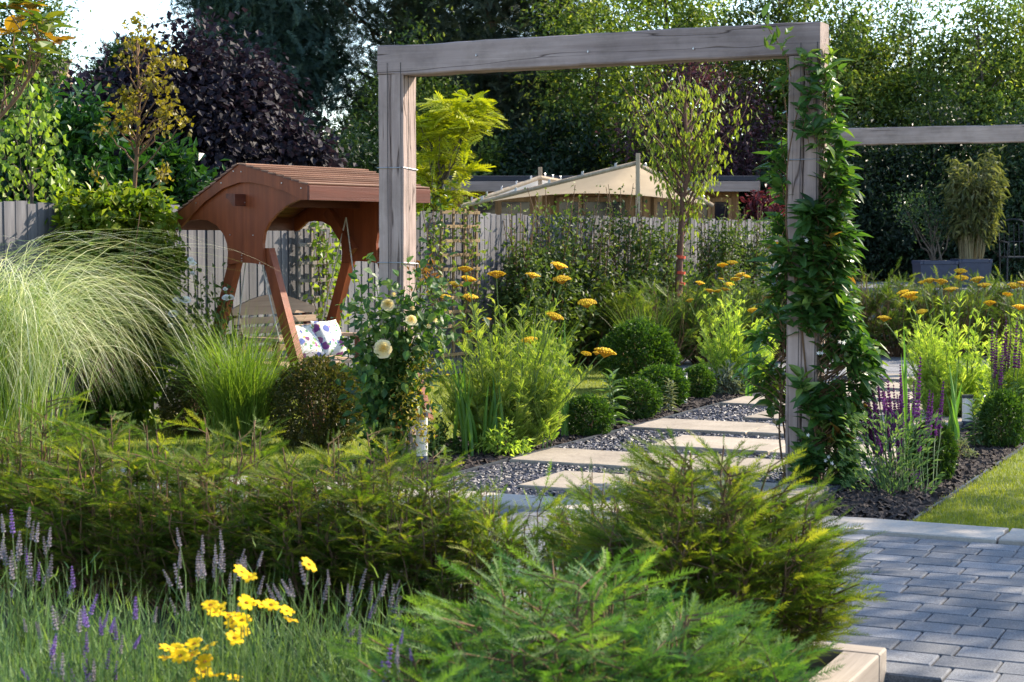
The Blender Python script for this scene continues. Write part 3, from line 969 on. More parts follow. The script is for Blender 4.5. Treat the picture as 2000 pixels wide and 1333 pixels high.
# ================================================================== SWING SEAT
SA = R_(37)
SD = np.array([math.sin(SA), math.cos(SA), 0])           # along its ridge, away from us
SN = np.array([math.cos(SA), -math.sin(SA), 0])          # the way the bench faces
SQ = at(478, 500, 14.2)
SPAN = 1.38
swing = thing('swing_seat', 'red brown stained wooden garden swing seat with shingled roof, by the fence', 'swing seat', (SQ[0] + SD[0] * .69, SQ[1] + SD[1] * .69, 0))
def sp(x, y, off=0.0):
    return on_plane(x, y, SQ, SD) + SD * off
pk, lt, rt = sp(472, 322), sp(344, 423), sp(606, 363)
panel = [(368, 432), (387, 429), (406, 431), (424.5, 442), (437, 459), (443, 476), (445, 495), (443.5, 517.5), (453, 516), (462, 514.5), (470, 514), (478, 513.5), (487, 514), (497, 515), (516, 518),
         (513.5, 502), (513, 476), (516, 454), (525, 435.5), (541, 417), (560, 401), (582, 391), (600, 391), (602, 372), (472, 330), (352, 428)]
barge_l = [(344, 423), (472, 321), (472, 357), (440, 369), (405, 395), (380, 421), (366, 435), (352, 449), (345, 451)]
barge_r = [(472, 321), (606, 362), (605, 391), (590, 388), (560, 373), (520, 361), (496, 357), (472, 357)]
for side, off in (('near', 0.0), ('far', SPAN)):
    mb = MB()
    mb.prism([sp(x, y, off) for x, y in panel], SD * 0.03)
    gp = mb.build('gable_panel', M['stain'], swing)
    e = -0.032 if side == 'near' else 0.032
    for pts in (barge_l, barge_r):
        mb = MB()
        mb.prism([sp(x, y, off + e) for x, y in pts], SD * 0.028)
        mb.build('bargeboard', M['stain'], swing)
    sc_ = MB()
    for x, y in ((478, 499), (478, 505), (478, 510), (444, 513), (513, 514), (455, 459), (500, 460), (484, 396), (462, 335), (477, 336), (438, 358), (389, 397), (355, 424), (556, 358), (594, 368)):
        q = sp(x, y, off + (-0.034 if side == 'near' else 0.03))
        sc_.box(q, SN * 0.004, SD * 0.004, UP * 0.004)
    sc_.build('screw_head', M['wire'], gp)
    # splayed legs, continued down to the grass
    for x0, y0, x1, y1, nm in ((456, 480, 366, 848, 'l'), (510, 485, 605, 850, 'r')):
        a, b = sp(x0, y0, off + 0.035), sp(x1, y1, off + 0.035)
        b = a + (b - a) * (a[2] / (a[2] - b[2]))
        mb = MB()
        mb.hexa([b - SN * .055, b + SN * .055, b + SN * .055 + SD * .07, b - SN * .055 + SD * .07, a - SN * .05, a + SN * .05, a + SN * .05 + SD * .07, a - SN * .05 + SD * .07])
        mb.build('leg', M['stain'], swing)
    # cross board between the legs
    a, b = sp(447, 500, off + .11), sp(512, 500, off + .11)
    mb = MB()
    mb.box((a + b) / 2, (b - a) / 2, SD * .012, UP * .05, .003)
    mb.build('cross_board', M['stain'], swing)
# ridge beam: it pokes through the gable as a bracket
a = sp(471, 389, -0.16)
b = sp(471, 389, SPAN + 0.16)
mb = MB()
mb.prism([sp(462, 379, -.12), sp(480, 380, -.12), sp(480, 403, -.12), sp(475, 403, -.12), sp(468, 391, -.12), sp(462, 388, -.12)], SD * (SPAN + .24))
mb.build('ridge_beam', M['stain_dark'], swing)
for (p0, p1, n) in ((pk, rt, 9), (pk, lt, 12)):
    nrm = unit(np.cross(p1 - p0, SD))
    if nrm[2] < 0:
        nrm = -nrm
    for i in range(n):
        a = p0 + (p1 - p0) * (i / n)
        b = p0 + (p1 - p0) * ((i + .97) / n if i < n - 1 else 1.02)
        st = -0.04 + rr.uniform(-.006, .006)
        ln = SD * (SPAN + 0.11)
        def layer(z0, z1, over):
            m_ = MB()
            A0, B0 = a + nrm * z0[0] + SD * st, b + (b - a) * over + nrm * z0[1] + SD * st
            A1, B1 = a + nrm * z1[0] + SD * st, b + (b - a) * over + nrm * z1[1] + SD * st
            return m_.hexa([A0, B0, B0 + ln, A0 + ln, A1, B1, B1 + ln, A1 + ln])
        layer((.001, .004), (.004, .018), 0.0).build('shade_strip', M['stain_dark'], swing)  # dark strip below each board: the shade line under its edge, done in colour
        mb = layer((.0045, .0185), (.013, .027), 0.02)
        mb.build('roof_board', M['shingle'], swing)
    # eaves fascia
    dz = -0.115
    mb = MB()
    s_ = SN * (0.012 if p1 is rt else -0.012)
    mb.box(p1 + SD * (SPAN / 2 + .015) + UP * dz / 2 + s_ * 1.2, SD * (SPAN / 2 + 0.055), s_, UP * abs(dz) / 2, .003)
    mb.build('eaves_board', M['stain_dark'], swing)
# braces inside the far frame
for (x0, y0, x1, y1) in ((640, 412, 690, 492),):
    a = on_plane(x0, y0, SQ + SD * (SPAN - .1), SD)
    b = on_plane(x1, y1, SQ + SD * (SPAN - .1), SD)
    d = unit(b - a)
    q = np.cross(d, SD)
    mb = MB()
    mb.box((a + b) / 2, (b - a) / 2, q * .045, SD * .03, .003)
    mb.build('brace', M['stain'], swing)
# the hanging bench
BC = SQ * [1, 1, 0] + SD * (SPAN / 2) - SN * 0.06
bl = 0.50
bench = MB()
def bpt(s, n_, z):
    return BC + SD * s + SN * n_ + UP * z
bk0, bk1 = -0.34, -0.22                       # the back leans away from the sitter
def back_at(z):
    return bk1 + (bk0 - bk1) * (z - 0.5) / 0.6
arch = [(-bl, 0.92), (-bl, 0.97)] + [(-bl + 2 * bl * i / 12, 0.97 + 0.115 * math.sin(math.pi * i / 12)) for i in range(1, 12)] + [(bl, 0.97), (bl, 0.92)]
mb = MB()
mb.prism([bpt(s, back_at(z), z) for s, z in arch], SN * 0.022)
mb.build('backrest_crown', M['bench'], swing)
for z in (0.87, 0.79, 0.71, 0.63):
    mb = MB()
    mb.box(bpt(0, back_at(z) + .011, z), SD * bl, SN * .011, UP * .028 , .003)
    mb.build('backrest_slat', M['bench'], swing)
for s in (-bl + .08, bl - .08):
    mb = MB()
    a, b = bpt(s, back_at(.5) - .02, .5), bpt(s, back_at(.98) - .02, .98)
    mb.box((a + b) / 2, (b - a) / 2, SD * .03, SN * .02, .003)
    mb.build('back_upright', M['stain_dark'], swing)
for i in range(6):
    mb = MB()
    mb.box(bpt(0, -0.19 + i * 0.088, 0.535 - 0.004 * i), SD * bl, SN * .038, UP * .012, .003)
    mb.build('seat_slat', M['bench'], swing)
for s in (-bl, bl):
    mb = MB()
    mb.box(bpt(s, .02, .735), SD * .035, SN * .27, UP * .014, .004)
    mb.build('armrest', M['bench'], swing)
    for q in (-.18, .22):
        mb = MB()
        mb.box(bpt(s, q, .62), SD * .022, SN * .026, UP * .10, .003)
        mb.build('arm_post', M['stain_dark'], swing)
    mb = MB()
    top = bpt(s * 1.15, 0.02, 1.75)
    for q in (-.24, .26):
        mb.tube([top, bpt(s, q, .73)], .006, sides=5)
    mb.build('hanging_rope', M['rope'], swing)
# cushions lean on the bench
def cushion(c, ax, az, th, label):
    mb = MB()
    n = 12
    an = unit(np.cross(ax, az))
    V, F = [], []
    for s in (-1, 1):
        for i in range(n + 1):
            for j in range(n + 1):
                x, y = 2 * i / n - 1, 2 * j / n - 1
                h = (max(0, 1 - x ** 4) * max(0, 1 - y ** 4)) ** 0.55
                pin = 1 - 0.07 * (1 - abs(x) ** 2) * abs(y) ** 3 - 0.07 * (1 - abs(y) ** 2) * abs(x) ** 3
                V.append(c + ax * x * pin + az * y * pin + an * s * h * th)
    m = (n + 1) ** 2
    for s in range(2):
        for i in range(n):
            for j in range(n):
                q = [s * m + i * (n + 1) + j, s * m + i * (n + 1) + j + 1, s * m + (i + 1) * (n + 1) + j + 1, s * m + (i + 1) * (n + 1) + j]
                F.append(q if s else q[::-1])
    mb.add(V, [np.array(F)])
    o = mb.build('cushion', M['floral'], smooth=True, loc=tuple(c))
    return tag(o, label, 'cushion', 'floral cushions on the swing bench')
ca = SD * 0.165
cushion(bpt(0.34, 0.03, 0.545 + 0.16), SD * .16 - UP * 0.0, UP * .155 - SN * .07, .055, 'white floral cushion at the far end of the swing bench')
cushion(bpt(0.0, 0.05, 0.545 + 0.15), SD * .155 + SN * 0.03, UP * .14 - SN * .09 , .055, 'white floral cushion with purple blooms, in front of the other one on the swing bench')

# ================================================================== GARDEN ROOM, SAILS, HOUSE
def P30(px, py, Y=30.0):
    return at(px, py, Y)
bx0, bx1 = P30(845, 400)[0], P30(1478, 400)[0]
zt, zf = P30(1000, 352)[2], P30(1000, 372)[2]
room = thing('garden_room', 'low timber clad garden room with flat dark roof behind the fence', 'garden building', ((bx0 + bx1) / 2, 31.5, 0))
mb = MB()
mb.box(((bx0 + bx1) / 2, 31.6, zf / 2), ((bx1 - bx0) / 2 - .3, 0, 0), (0, 1.45, 0), (0, 0, zf / 2))
wall = mb.build('wall', M['cedar'], room)
mb = MB()
mb.box(((bx0 + bx1) / 2, 31.5, zt + .02), ((bx1 - bx0) / 2 + .02, 0, 0), (0, 1.75, 0), (0, 0, .045), .01)
mb.build('flat_roof', M['felt'], room)
for (a, b, c, d) in ((bx0, 29.74, bx1, 29.74), (bx1, 29.74, bx1, 33.2)):
    mb = MB()
    cx, cy = (a + c) / 2, (b + d) / 2
    hx, hy = max(abs(c - a) / 2, .02), max(abs(d - b) / 2, .02)
    mb.box((cx, cy, (zt + zf) / 2 - .03), (hx, 0, 0), (0, hy, 0), (0, 0, (zt - zf) / 2), .004)
    f_ = mb.build('fascia_board', M['fascia'], room)
wins = [(924, 970), (976, 1038), (1089, 1135), (1139, 1225), (1281, 1308), (1368, 1386), (1393, 1426)]
zw = P30(1000, 391)[2]
xs = [(P30(a, 400)[0], P30(b, 400)[0]) for a, b in wins]
for a, b in xs:
    mb = MB()
    mb.box(((a + b) / 2, 30.10, zw / 2 + .25), ((b - a) / 2, 0, 0), (0, .02, 0), (0, 0, zw / 2 - .25))
    pane = mb.build('window', M['glass'], room)
    fr = MB()
    for x in (a, b):
        fr.box((x, 30.06, zw / 2 + .25), (.028, 0, 0), (0, .035, 0), (0, 0, zw / 2 - .22), .003)
    fr.box(((a + b) / 2, 30.058, zw + .01), ((b - a) / 2 - .029, 0, 0), (0, .035, 0), (0, 0, .04), .003)
    fr.build('window_frame', M['cedar'], pane)
bw = .138
x = bx0 + .31
while x < bx1 - .31:
    blocked = any(a - .05 < x + bw / 2 < b + .05 for a, b in xs)
    z0 = zw + .06 if blocked else 0.0
    mb = MB()
    mb.box((x + bw / 2, 30.125 + rr.uniform(-.004, .004), (z0 + zf) / 2 - .005), (bw / 2 - .004, 0, 0), (0, .014, 0), (0, 0, (zf - z0) / 2 - .01), .003)
    mb.build('cladding_board', M['cedar'], room)
    x += bw

def sail(name, label, A, B, C, low, mat, poleb, loc):
    root = thing(name, label, 'shade sail', loc)
    # cloth: from the two spars down to a hanging lower edge
    mb = MB()
    n, m = 24, 8
    top = [A + (B - A) * min(1, 2 * i / n) if i <= n // 2 else B + (C - B) * (2 * i / n - 1) for i in range(n + 1)]
    bot = [A + (C - A) * (i / n) + (low - (A + C) / 2) * (1 - (2 * i / n - 1) ** 2) for i in range(n + 1)]
    V = [top[i] + (bot[i] - top[i]) * (j / m) - UP * 0.06 * math.sin(math.pi * j / m) * math.sin(math.pi * i / n) for i in range(n + 1) for j in range(m + 1)]
    F = [[i * (m + 1) + j, (i + 1) * (m + 1) + j, (i + 1) * (m + 1) + j + 1, i * (m + 1) + j + 1] for i in range(n) for j in range(m)]
    mb.add(V, [np.array(F)])
    mb.add(np.array(V) + [0, 0.006, 0.004], [np.array(F)[:, ::-1]])
    mb.build('canvas', mat, root, smooth=True)
    for P, Q in ((A, B), (B, C)):
        mb = MB()
        mb.tube([P, Q], .034, .034, 8)
        s = mb.build('spar', M['spar'], root)
        for t in np.linspace(.12, .88, 5):
            q = P + (Q - P) * t
            mb = MB()
            mb.box(q + UP * .05, unit(Q - P) * .02, np.array([0, .02, 0]), UP * .03, .004)
            mb.build('clamp', M['wire'], s)
    mb = MB()
    mb.box((poleb[0], poleb[1], poleb[2] / 2), (.032, 0, 0), (0, .032, 0), (0, 0, poleb[2] / 2), .005)
    mb.build('pole', M['spar'], root)
    return root
A, B, C = at(900, 404, 26.6), at(1243, 319, 27.0), at(1392, 402, 27.4)
sail('shade_sail', 'large cream canvas shade sail on pale spars, hung from the taller pole', A, B, C, at(1150, 378, 28.6), M['sail'], at(1246, 300, 26.95), (B[0], 27.0, 0))
A2, B2, C2 = at(903, 402, 27.5), at(1055, 347, 28.2), at(1135, 362, 28.9)
sail('shade_sail', 'small white canvas shade sail to the rear, by the shorter pole', A2, B2, C2, at(1010, 378, 28.9), M['sail_white'], at(1055, 327, 28.25), (B2[0], 28.2, 0))
# brown roofed house far behind the birch
h0 = at(20, 230, 38)
house = thing('house', 'brown tiled roof of a house half hidden behind trees', 'house', (h0[0] - 1.5, 40, 0))
mb = MB()
mb.box((h0[0] - 2.4, 40.5, h0[2] / 2), (3.0, 0, 0), (0, 2.4, 0), (0, 0, h0[2] / 2))
mb.build('wall', M['render'], house)
for i in range(10):
    t0, t1 = i / 10, (i + 1.15) / 10
    mb = MB()
    y0, y1 = 37.8 + 2.7 * t0, 37.8 + 2.7 * t1
    z0, z1 = h0[2] + 1.5 * t0, h0[2] + 1.5 * t1
    xa, xb = h0[0] - 5.6, h0[0] + 0.75
    mb.hexa([(xa, y0, z0), (xb, y0, z0), (xb, y1, z1 - .02), (xa, y1, z1 - .02), (xa, y0, z0 + .06), (xb, y0, z0 + .06), (xb, y1, z1 + .0), (xa, y1, z1 + .0)])
    mb.build('roof_tile_course', M['tile'], house)
mb = MB()
mb.prism([(h0[0] + .6, 38.0, h0[2]), (h0[0] + .6, 43.0, h0[2]), (h0[0] + .6, 40.5, h0[2] + 1.45)], (-6, 0, 0))
mb.build('gable_wall', M['render'], house)

# sleeper edging of the front bed
sb = thing('sleeper_edging', 'pale timber sleepers framing the front planting bed, corner beside the pavers', 'bed edging', uv(3.05, -4.8))
zc = 0.06
for nm, c, ax, ay in (('a', uv(-3.6, -4.80, zc), GR * 6.70, GG * 0.055), ('b', uv(3.035, -7.3, zc), GG * 2.442, GR * 0.065)):
    mb = MB()
    mb.box((0, 0, 0), np.array([np.linalg.norm(ax), 0, 0]), np.array([0, np.linalg.norm(ay), 0]), UP * 0.065, 0.006)
    o = mb.build('sleeper', M['sleeper'])
    o.parent = sb
    o.location = c - np.array(sb.location)
    o.rotation_euler = (0, 0, math.atan2(ax[1], ax[0]))

# path lights
def bollard(px, py, Y, h, r, label, lens=(0.28, 0.9)):
    c = at(px, py, Y)
    c[2] = 0
    root = thing('path_light', label, 'path light', c, 'bollard lights along the path')
    mb = MB()
    mb.tube([c, c + UP * h * lens[0]], r, sides=16)
    mb.build('base', M['navy'], root)
    mb = MB()
    mb.tube([c + UP * (h * lens[0] + .001), c + UP * (h * lens[1])], r * .97, sides=16)
    mb.build('lens', M['white'], root)
    mb = MB()
    mb.tube([c + UP * (h * lens[1] + .001), c + UP * h], r * 1.06, sides=16)
    mb.build('cap', M['steel'], root)
bollard(824, 800, 12.0, 0.36, .042, 'white and navy bollard light at the foot of the rose covered post', (.17, .93))
bollard(1333, 730, 16.3, 0.31, .046, 'white bollard light with grey cap among the row of box balls', (.12, .93))
bollard(1890, 780, 14.4, 0.27, .046, 'short white bollard light behind the lily in the right bed', (.2, .9))
bollard(1481, 740, 17.6, 0.30, .05, 'navy bollard light beside the bark, half behind the climber', (.75, .93))
bollard(1108, 668, 21.5, 0.36, .046, 'distant pale bollard light showing behind the big yarrow', (.2, .93))

def align(o, ang):
    o.data.transform(Matrix.Rotation(-ang, 4, 'Z'))
    o.rotation_euler = (0, 0, ang)
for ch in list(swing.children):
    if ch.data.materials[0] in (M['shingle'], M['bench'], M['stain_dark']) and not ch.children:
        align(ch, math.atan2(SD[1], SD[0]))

# ================================================================== TREES
def ell(n, bias=2.4):
    return rdirs(n) * (rng.random(n) ** (1 / bias))[:, None]
LF_BROAD = leaf_flat(0.62)
LF_ROUND = leaf_flat(0.85, wide=0.5)
LF_NARROW = leaf_flat(0.30, droop=0.25)
LF_MID = leaf_flat(0.48)
SP_FLAT = spray(7, 0.34, 0.09, 50, axis=False, droop=0.2, seed=3)
SP_PINE = spray(6, 0.6, 0.07, 40, axis=False, droop=-0.05, lift=0.25, seed=4)

def make_tree(name, label, x, Y, H, zc, rad, ncl, nl, lsize, tmpl, mat, tr=0.12, bark='trunk', shape='round', sig=0.20, down=0.25, flat=1.0, group=None, cat='tree', nlimb=26, base=0.0, lean=(0, 0), gap=0.0):
    root = thing(name, label, cat, (x, Y, base), group)
    c = np.array([x + lean[0], Y + lean[1], zc])
    rad = np.array(rad, float)
    P = ell(ncl)
    if shape == 'cone':
        P[:, :2] *= np.clip(0.62 - 0.48 * P[:, 2:3], 0.12, 1.1)
    elif shape == 'dome':
        P[:, :2] *= np.sqrt(np.clip(1.1 - 0.5 * (P[:, 2:3] + 1) ** 1.2 / 2.3, 0.05, 1))
    P = P * (1 + 0.16 * np.sin(P[:, :1] * 5 + P[:, 1:2] * 7 + P[:, 2:] * 4))
    C = c + P * rad
    C = C[C[:, 2] > base + 0.15]
    ncl = len(C)
    cs = rng.uniform(0.6, 1.35, ncl)
    # trunk and limbs
    mb = MB()
    top = np.array([c[0], c[1], min(H * 0.93, zc + rad[2] * 0.8)])
    foot = np.array([x, Y, base - 0.05])
    tp = curve_pts(foot, top, 9, wob=tr * 0.8)
    mb.tube(tp, tr, tr * 0.12, 9)
    for i in rng.choice(ncl, min(nlimb, ncl), replace=False):
        q = C[i]
        hd = np.linalg.norm(q[:2] - c[:2])
        z0 = np.clip(q[2] - hd * 0.7, base + H * 0.10, top[2] - .1)
        f = np.clip((z0 - foot[2]) / (top[2] - foot[2]), 0, 1)
        s = foot + (top - foot) * f
        mb.tube(curve_pts(s, q, 6, sag=0.05 * hd, wob=0.03 * hd), tr * 0.34 * (1 - .55 * f), tr * 0.06, 5)
    mb.build('trunk', M[bark], root, smooth=True)
    n = int(ncl * nl)
    ci = rng.integers(0, ncl, n)
    g_ = rng.normal(size=(n, 3)) * [1, 1, flat]
    pos = C[ci] + g_ * (sig * rad.mean() * cs[ci])[:, None]
    out = unit((pos - c) / rad)
    dr = unit(out * 0.55 + rdirs(n) * 0.9 - UP * down)
    nr = unit(out * 0.5 + UP * 0.8 + rdirs(n) * 0.75)
    tint = np.clip(0.55 * (rng.random(ncl) ** 1.4)[ci] + 0.50 * rng.random(n) ** 1.7, 0, 1)
    mb = MB()
    mb.leaves(tmpl, pos, dr, nr, lsize * rng.uniform(0.65, 1.3, n), tint)
    mb.build('crown', M[mat], root)
    return root

def XY(px, Y):
    return (px - 1000) / FPX * Y
def Z(py, Y):
    return at(1000, py, Y)[2]

# far wood that reads as one mass
n = 60000
px = rng.uniform(-80, 2080, n)
Yw = rng.uniform(39, 43, n)
hz = 4.2 + 0.5 * np.sin(px * .02) + .35 * np.sin(px * .053 + 1) + 1.6 * np.clip((px - 780) / 120, 0, 1)
pos = np.stack([(px - 1000) / FPX * Yw, Yw, hz * rng.random(n) ** .8], -1)
mb = MB()
mb.leaves(LF_BROAD, pos, rdirs(n), unit(rdirs(n) + UP * .6), rng.uniform(.12, .26, n), rng.random(n) * .6)
o = mb.build('far_wood', M['holly'], kind='stuff')
o['label'], o['category'] = 'dark distant wood closing the view between the garden trees', 'wood'

# dark conifers and pines behind the middle of the garden
make_tree('conifer_tree', 'tall dark blue green conifer rising behind the swing seat roof', XY(530, 36), 36, 10.5, 6.3, (1.35, 1.3, 4.6), 120, 150, 0.30, SP_FLAT, 'conifer', .2, 'pine_bark', 'round', .16, .5, .6, cat='conifer')
make_tree('conifer_tree', 'dark conifer with arching top left of the tallest conifer, over the copper beech', XY(440, 37.5), 37.5, 8.4, 4.9, (1.5, 1.4, 3.2), 80, 130, 0.30, SP_FLAT, 'conifer', .14, 'pine_bark', 'cone', .16, .5, .5, cat='conifer', lean=(.2, 0))
make_tree('pine_tree', 'pine with a thick bare brown trunk above the left oak post', XY(760, 37), 37, 11.0, 6.3, (1.9, 1.6, 3.3), 48, 100, 0.22, SP_PINE, 'pine', .23, 'pine_bark', 'round', .17, .2, .5, cat='pine')
make_tree('pine_tree', 'broad dark pine behind the middle of the oak beam', XY(965, 36.5), 36.5, 10.0, 6.1, (2.0, 1.6, 4.2), 140, 150, 0.26, SP_PINE, 'pine', .2, 'pine_bark', 'round', .17, .2, .6, cat='pine')
make_tree('cedar_tree', 'feathery blue green cedar showing over the left of the copper beech', XY(262, 36), 36, 5.9, 4.5, (1.05, 1.0, 1.25), 50, 110, 0.34, SP_FLAT, 'bay', .1, 'pine_bark', 'cone', .15, .35, .35, cat='cedar')
make_tree('copper_beech', 'dark purple copper beech behind the laurel and the swing seat', XY(400, 24.5), 24.5, 4.6, 2.75, (1.75, 1.5, 1.40), 150, 190, 0.105, LF_ROUND, 'beech', .1, 'trunk', 'dome', .14, .35)
make_tree('copper_beech', 'smaller purple leaved tree left of the copper beech', XY(200, 25.5), 25.5, 3.8, 2.5, (.95, .9, 1.25), 60, 170, 0.10, LF_ROUND, 'beech', .07, 'trunk', 'dome', .16, .35)
make_tree('broadleaf_tree', 'tall green tree against the sky at the left edge', XY(30, 31), 31, 7.6, 4.7, (.95, 1.0, 2.4), 70, 170, 0.10, LF_MID, 'green', .1, 'trunk', 'round', .16, .3)
make_tree('laurel_shrub', 'glossy green laurel behind the fence, tallest at the left', XY(150, 18.2), 18.2, 2.9, 1.75, (.72, .7, 1.15), 60, 105, 0.135, LF_MID, 'laurel', .05, 'trunk', 'dome', .17, .0, cat='shrub')
make_tree('laurel_shrub', 'spreading green laurel behind the fence beside the swing seat', XY(318, 18.8), 18.8, 2.5, 1.55, (.72, .7, .98), 60, 105, 0.135, LF_MID, 'laurel', .05, 'trunk', 'dome', .17, .0, cat='shrub')
make_tree('laurel_shrub', 'deep green laurel low behind the young birch', XY(20, 18.0), 18.0, 2.6, 1.5, (.7, .7, 1.0), 50, 100, 0.135, LF_MID, 'laurel', .05, 'trunk', 'dome', .17, .0, cat='shrub')
# broadleaves behind the garden room
make_tree('broadleaf_tree', 'light green tree behind the sails, left of the young cherry', XY(1165, 34), 34, 7.5, 3.7, (1.25, 1.2, 3.4), 110, 150, 0.11, LF_MID, 'lime', .12, 'trunk', 'round', .16, .3)
make_tree('broadleaf_tree', 'loose pale green tree rising above the middle of the oak beam', XY(1290, 38), 38, 9.0, 6.6, (1.6, 1.3, 2.3), 80, 130, 0.12, LF_MID, 'lime', .11, 'trunk', 'round', .15, .3)
make_tree('plum_tree', 'dark purple plum tree behind the young cherry', XY(1375, 32), 32, 4.8, 3.1, (1.35, 1.1, 1.75), 90, 150, 0.10, LF_MID, 'plum', .09, 'trunk', 'round', .16, .3)
make_tree('evergreen_shrub', 'dark evergreen mass above the roof of the garden room', XY(1075, 33.2), 33.2, 3.9, 2.3, (1.5, .9, 1.7), 90, 150, 0.12, LF_MID, 'holly', .08, 'trunk', 'dome', .16, .2, cat='shrub')
make_tree('yellow_green_shrub', 'yellow green shrub over the left end of the garden room roof', XY(940, 32.9), 32.9, 3.5, 2.3, (.9, .8, 1.25), 55, 150, 0.10, LF_MID, 'lime', .06, 'trunk', 'dome', .17, .3, cat='shrub')
make_tree('evergreen_shrub', 'dark green shrub mass behind the swing seat roof', XY(660, 27), 27, 3.2, 1.9, (1.25, .9, 1.55), 80, 150, 0.10, LF_MID, 'holly', .07, 'trunk', 'dome', .16, .2, cat='shrub')
make_tree('broadleaf_tree', 'dark leafy tree behind the left oak post', XY(790, 33.5), 33.5, 5.2, 2.9, (1.15, 1.0, 2.4), 90, 150, 0.10, LF_MID, 'green', .1, 'trunk', 'round', .16, .3)
# the tall light trees on the right and the dark hedge below them
right = [(1515, 34.5, 7.6, 1.05, 'first sunlit tree right of the oak post, partly behind it'), (1640, 33.0, 6.5, 1.25, 'bright leafy tree immediately right of the oak arch top'),
         (1775, 34.0, 6.6, 1.30, 'tall sunlit tree above the second oak beam'), (1900, 32.6, 6.4, 1.30, 'leafy tree with sky showing through its top, near the right edge'),
         (2020, 33.6, 6.9, 1.30, 'tall sunlit tree cut by the right edge of the view')]
for i, (px, Y, H, rx, lb) in enumerate(right):
    make_tree('hornbeam_tree', lb, XY(px, Y), Y, H, H * .55, (rx * 1.2, rx, H * .47), 240, 95, 0.10, LF_MID, 'lime' if i != 2 else 'green', .075, 'trunk', 'round', .10, .3, nlimb=110, group='tall trees along the right boundary')
dark = [(1560, 30.6, 3.0, 1.0, 'dark evergreen behind the climber covered post'), (1690, 30.2, 3.3, 1.25, 'dark evergreen hedge tree left of the planters'),
        (1830, 30.6, 3.5, 1.35, 'dark evergreen hedge tree behind the two planters'), (1970, 30.2, 3.3, 1.35, 'dark evergreen hedge tree behind the iron chair')]
for px, Y, H, rx, lb in dark:
    make_tree('evergreen_tree', lb, XY(px, Y), Y, H, H * .52, (rx, .8, H * .52), 110, 190, 0.095, LF_MID, 'holly', .08, 'trunk', 'round', .17, .2, group='dark hedge trees on the right')

# an unseen tree added beyond the right edge of the view: it casts the broken shade on the block patio and the near lawn
make_tree('added_shade_tree', 'unseen leafy tree added beyond the right edge to shade the block patio', 8.6, 11.6, 6.4, 4.5, (1.85, 1.85, 1.5), 70, 130, .12, LF_MID, 'green', .1, 'trunk', 'round', .16, .2)
# golden robinia, layered fronds
def frond_tree(name, label, px, Y, clumps, mat, base_px, tr, bark, lsize, per, cat='tree'):
    x = XY(base_px, Y)
    root = thing(name, label, cat, (x, Y, 0))
    tops = [at(a, b, Y) + [0, rng.uniform(-.4, .4), 0] for a, b, r_ in clumps]
    mb = MB()
    zt_ = max(q[2] for q in tops)
    foot, top = np.array([x, Y, 0]), np.array([XY(px, Y), Y, zt_ - .3])
    mb.tube(curve_pts(foot, top, 8, wob=.02), tr, tr * .3, 8)
    fm = MB()
    for q, (a, b, r_) in zip(tops, clumps):
        z0 = max(1.2, q[2] - 0.55 - abs(q[0] - x) * .5)
        s = foot + (top - foot) * min(1, z0 / top[2])
        mb.tube(curve_pts(s, q, 6, wob=.02), tr * .4, tr * .08, 5)
        n = per
        R = r_ / FPX * Y
        pos = q + rng.normal(size=(n, 3)) * [R * .5, R * .5, R * .18]
        dr = rdirs(n)
        dr[:, 2] = dr[:, 2] * .35 + .05
        fm.leaves(FROND, pos, dr, unit(UP + rng.normal(size=(n, 3)) * .25), lsize * rng.uniform(.7, 1.2, n), np.clip(.3 + .5 * rng.random(n), 0, 1))
    mb.build('trunk', M[bark], root, smooth=True)
    fm.build('crown', M[mat], root)
    return root
FROND = fern_leaf(7, 0.26, 0.14)
frond_tree('golden_robinia', 'young golden leaved robinia glowing beside the oak post', 862, 20.3,
           [(880, 215, 45), (935, 200, 26), (915, 225, 35), (845, 232, 45), (822, 240, 30), (905, 262, 40), (860, 262, 45), (828, 275, 35), (890, 245, 45), (840, 305, 40), (880, 300, 45), (862, 335, 42), (905, 330, 34), (828, 345, 34), (845, 372, 40), (880, 375, 34), (815, 310, 25), (856, 395, 36), (835, 400, 30), (925, 245, 26), (868, 200, 26), (938, 222, 26)],
           'robinia', 842, .030, 'trunk', 0.26, 26)

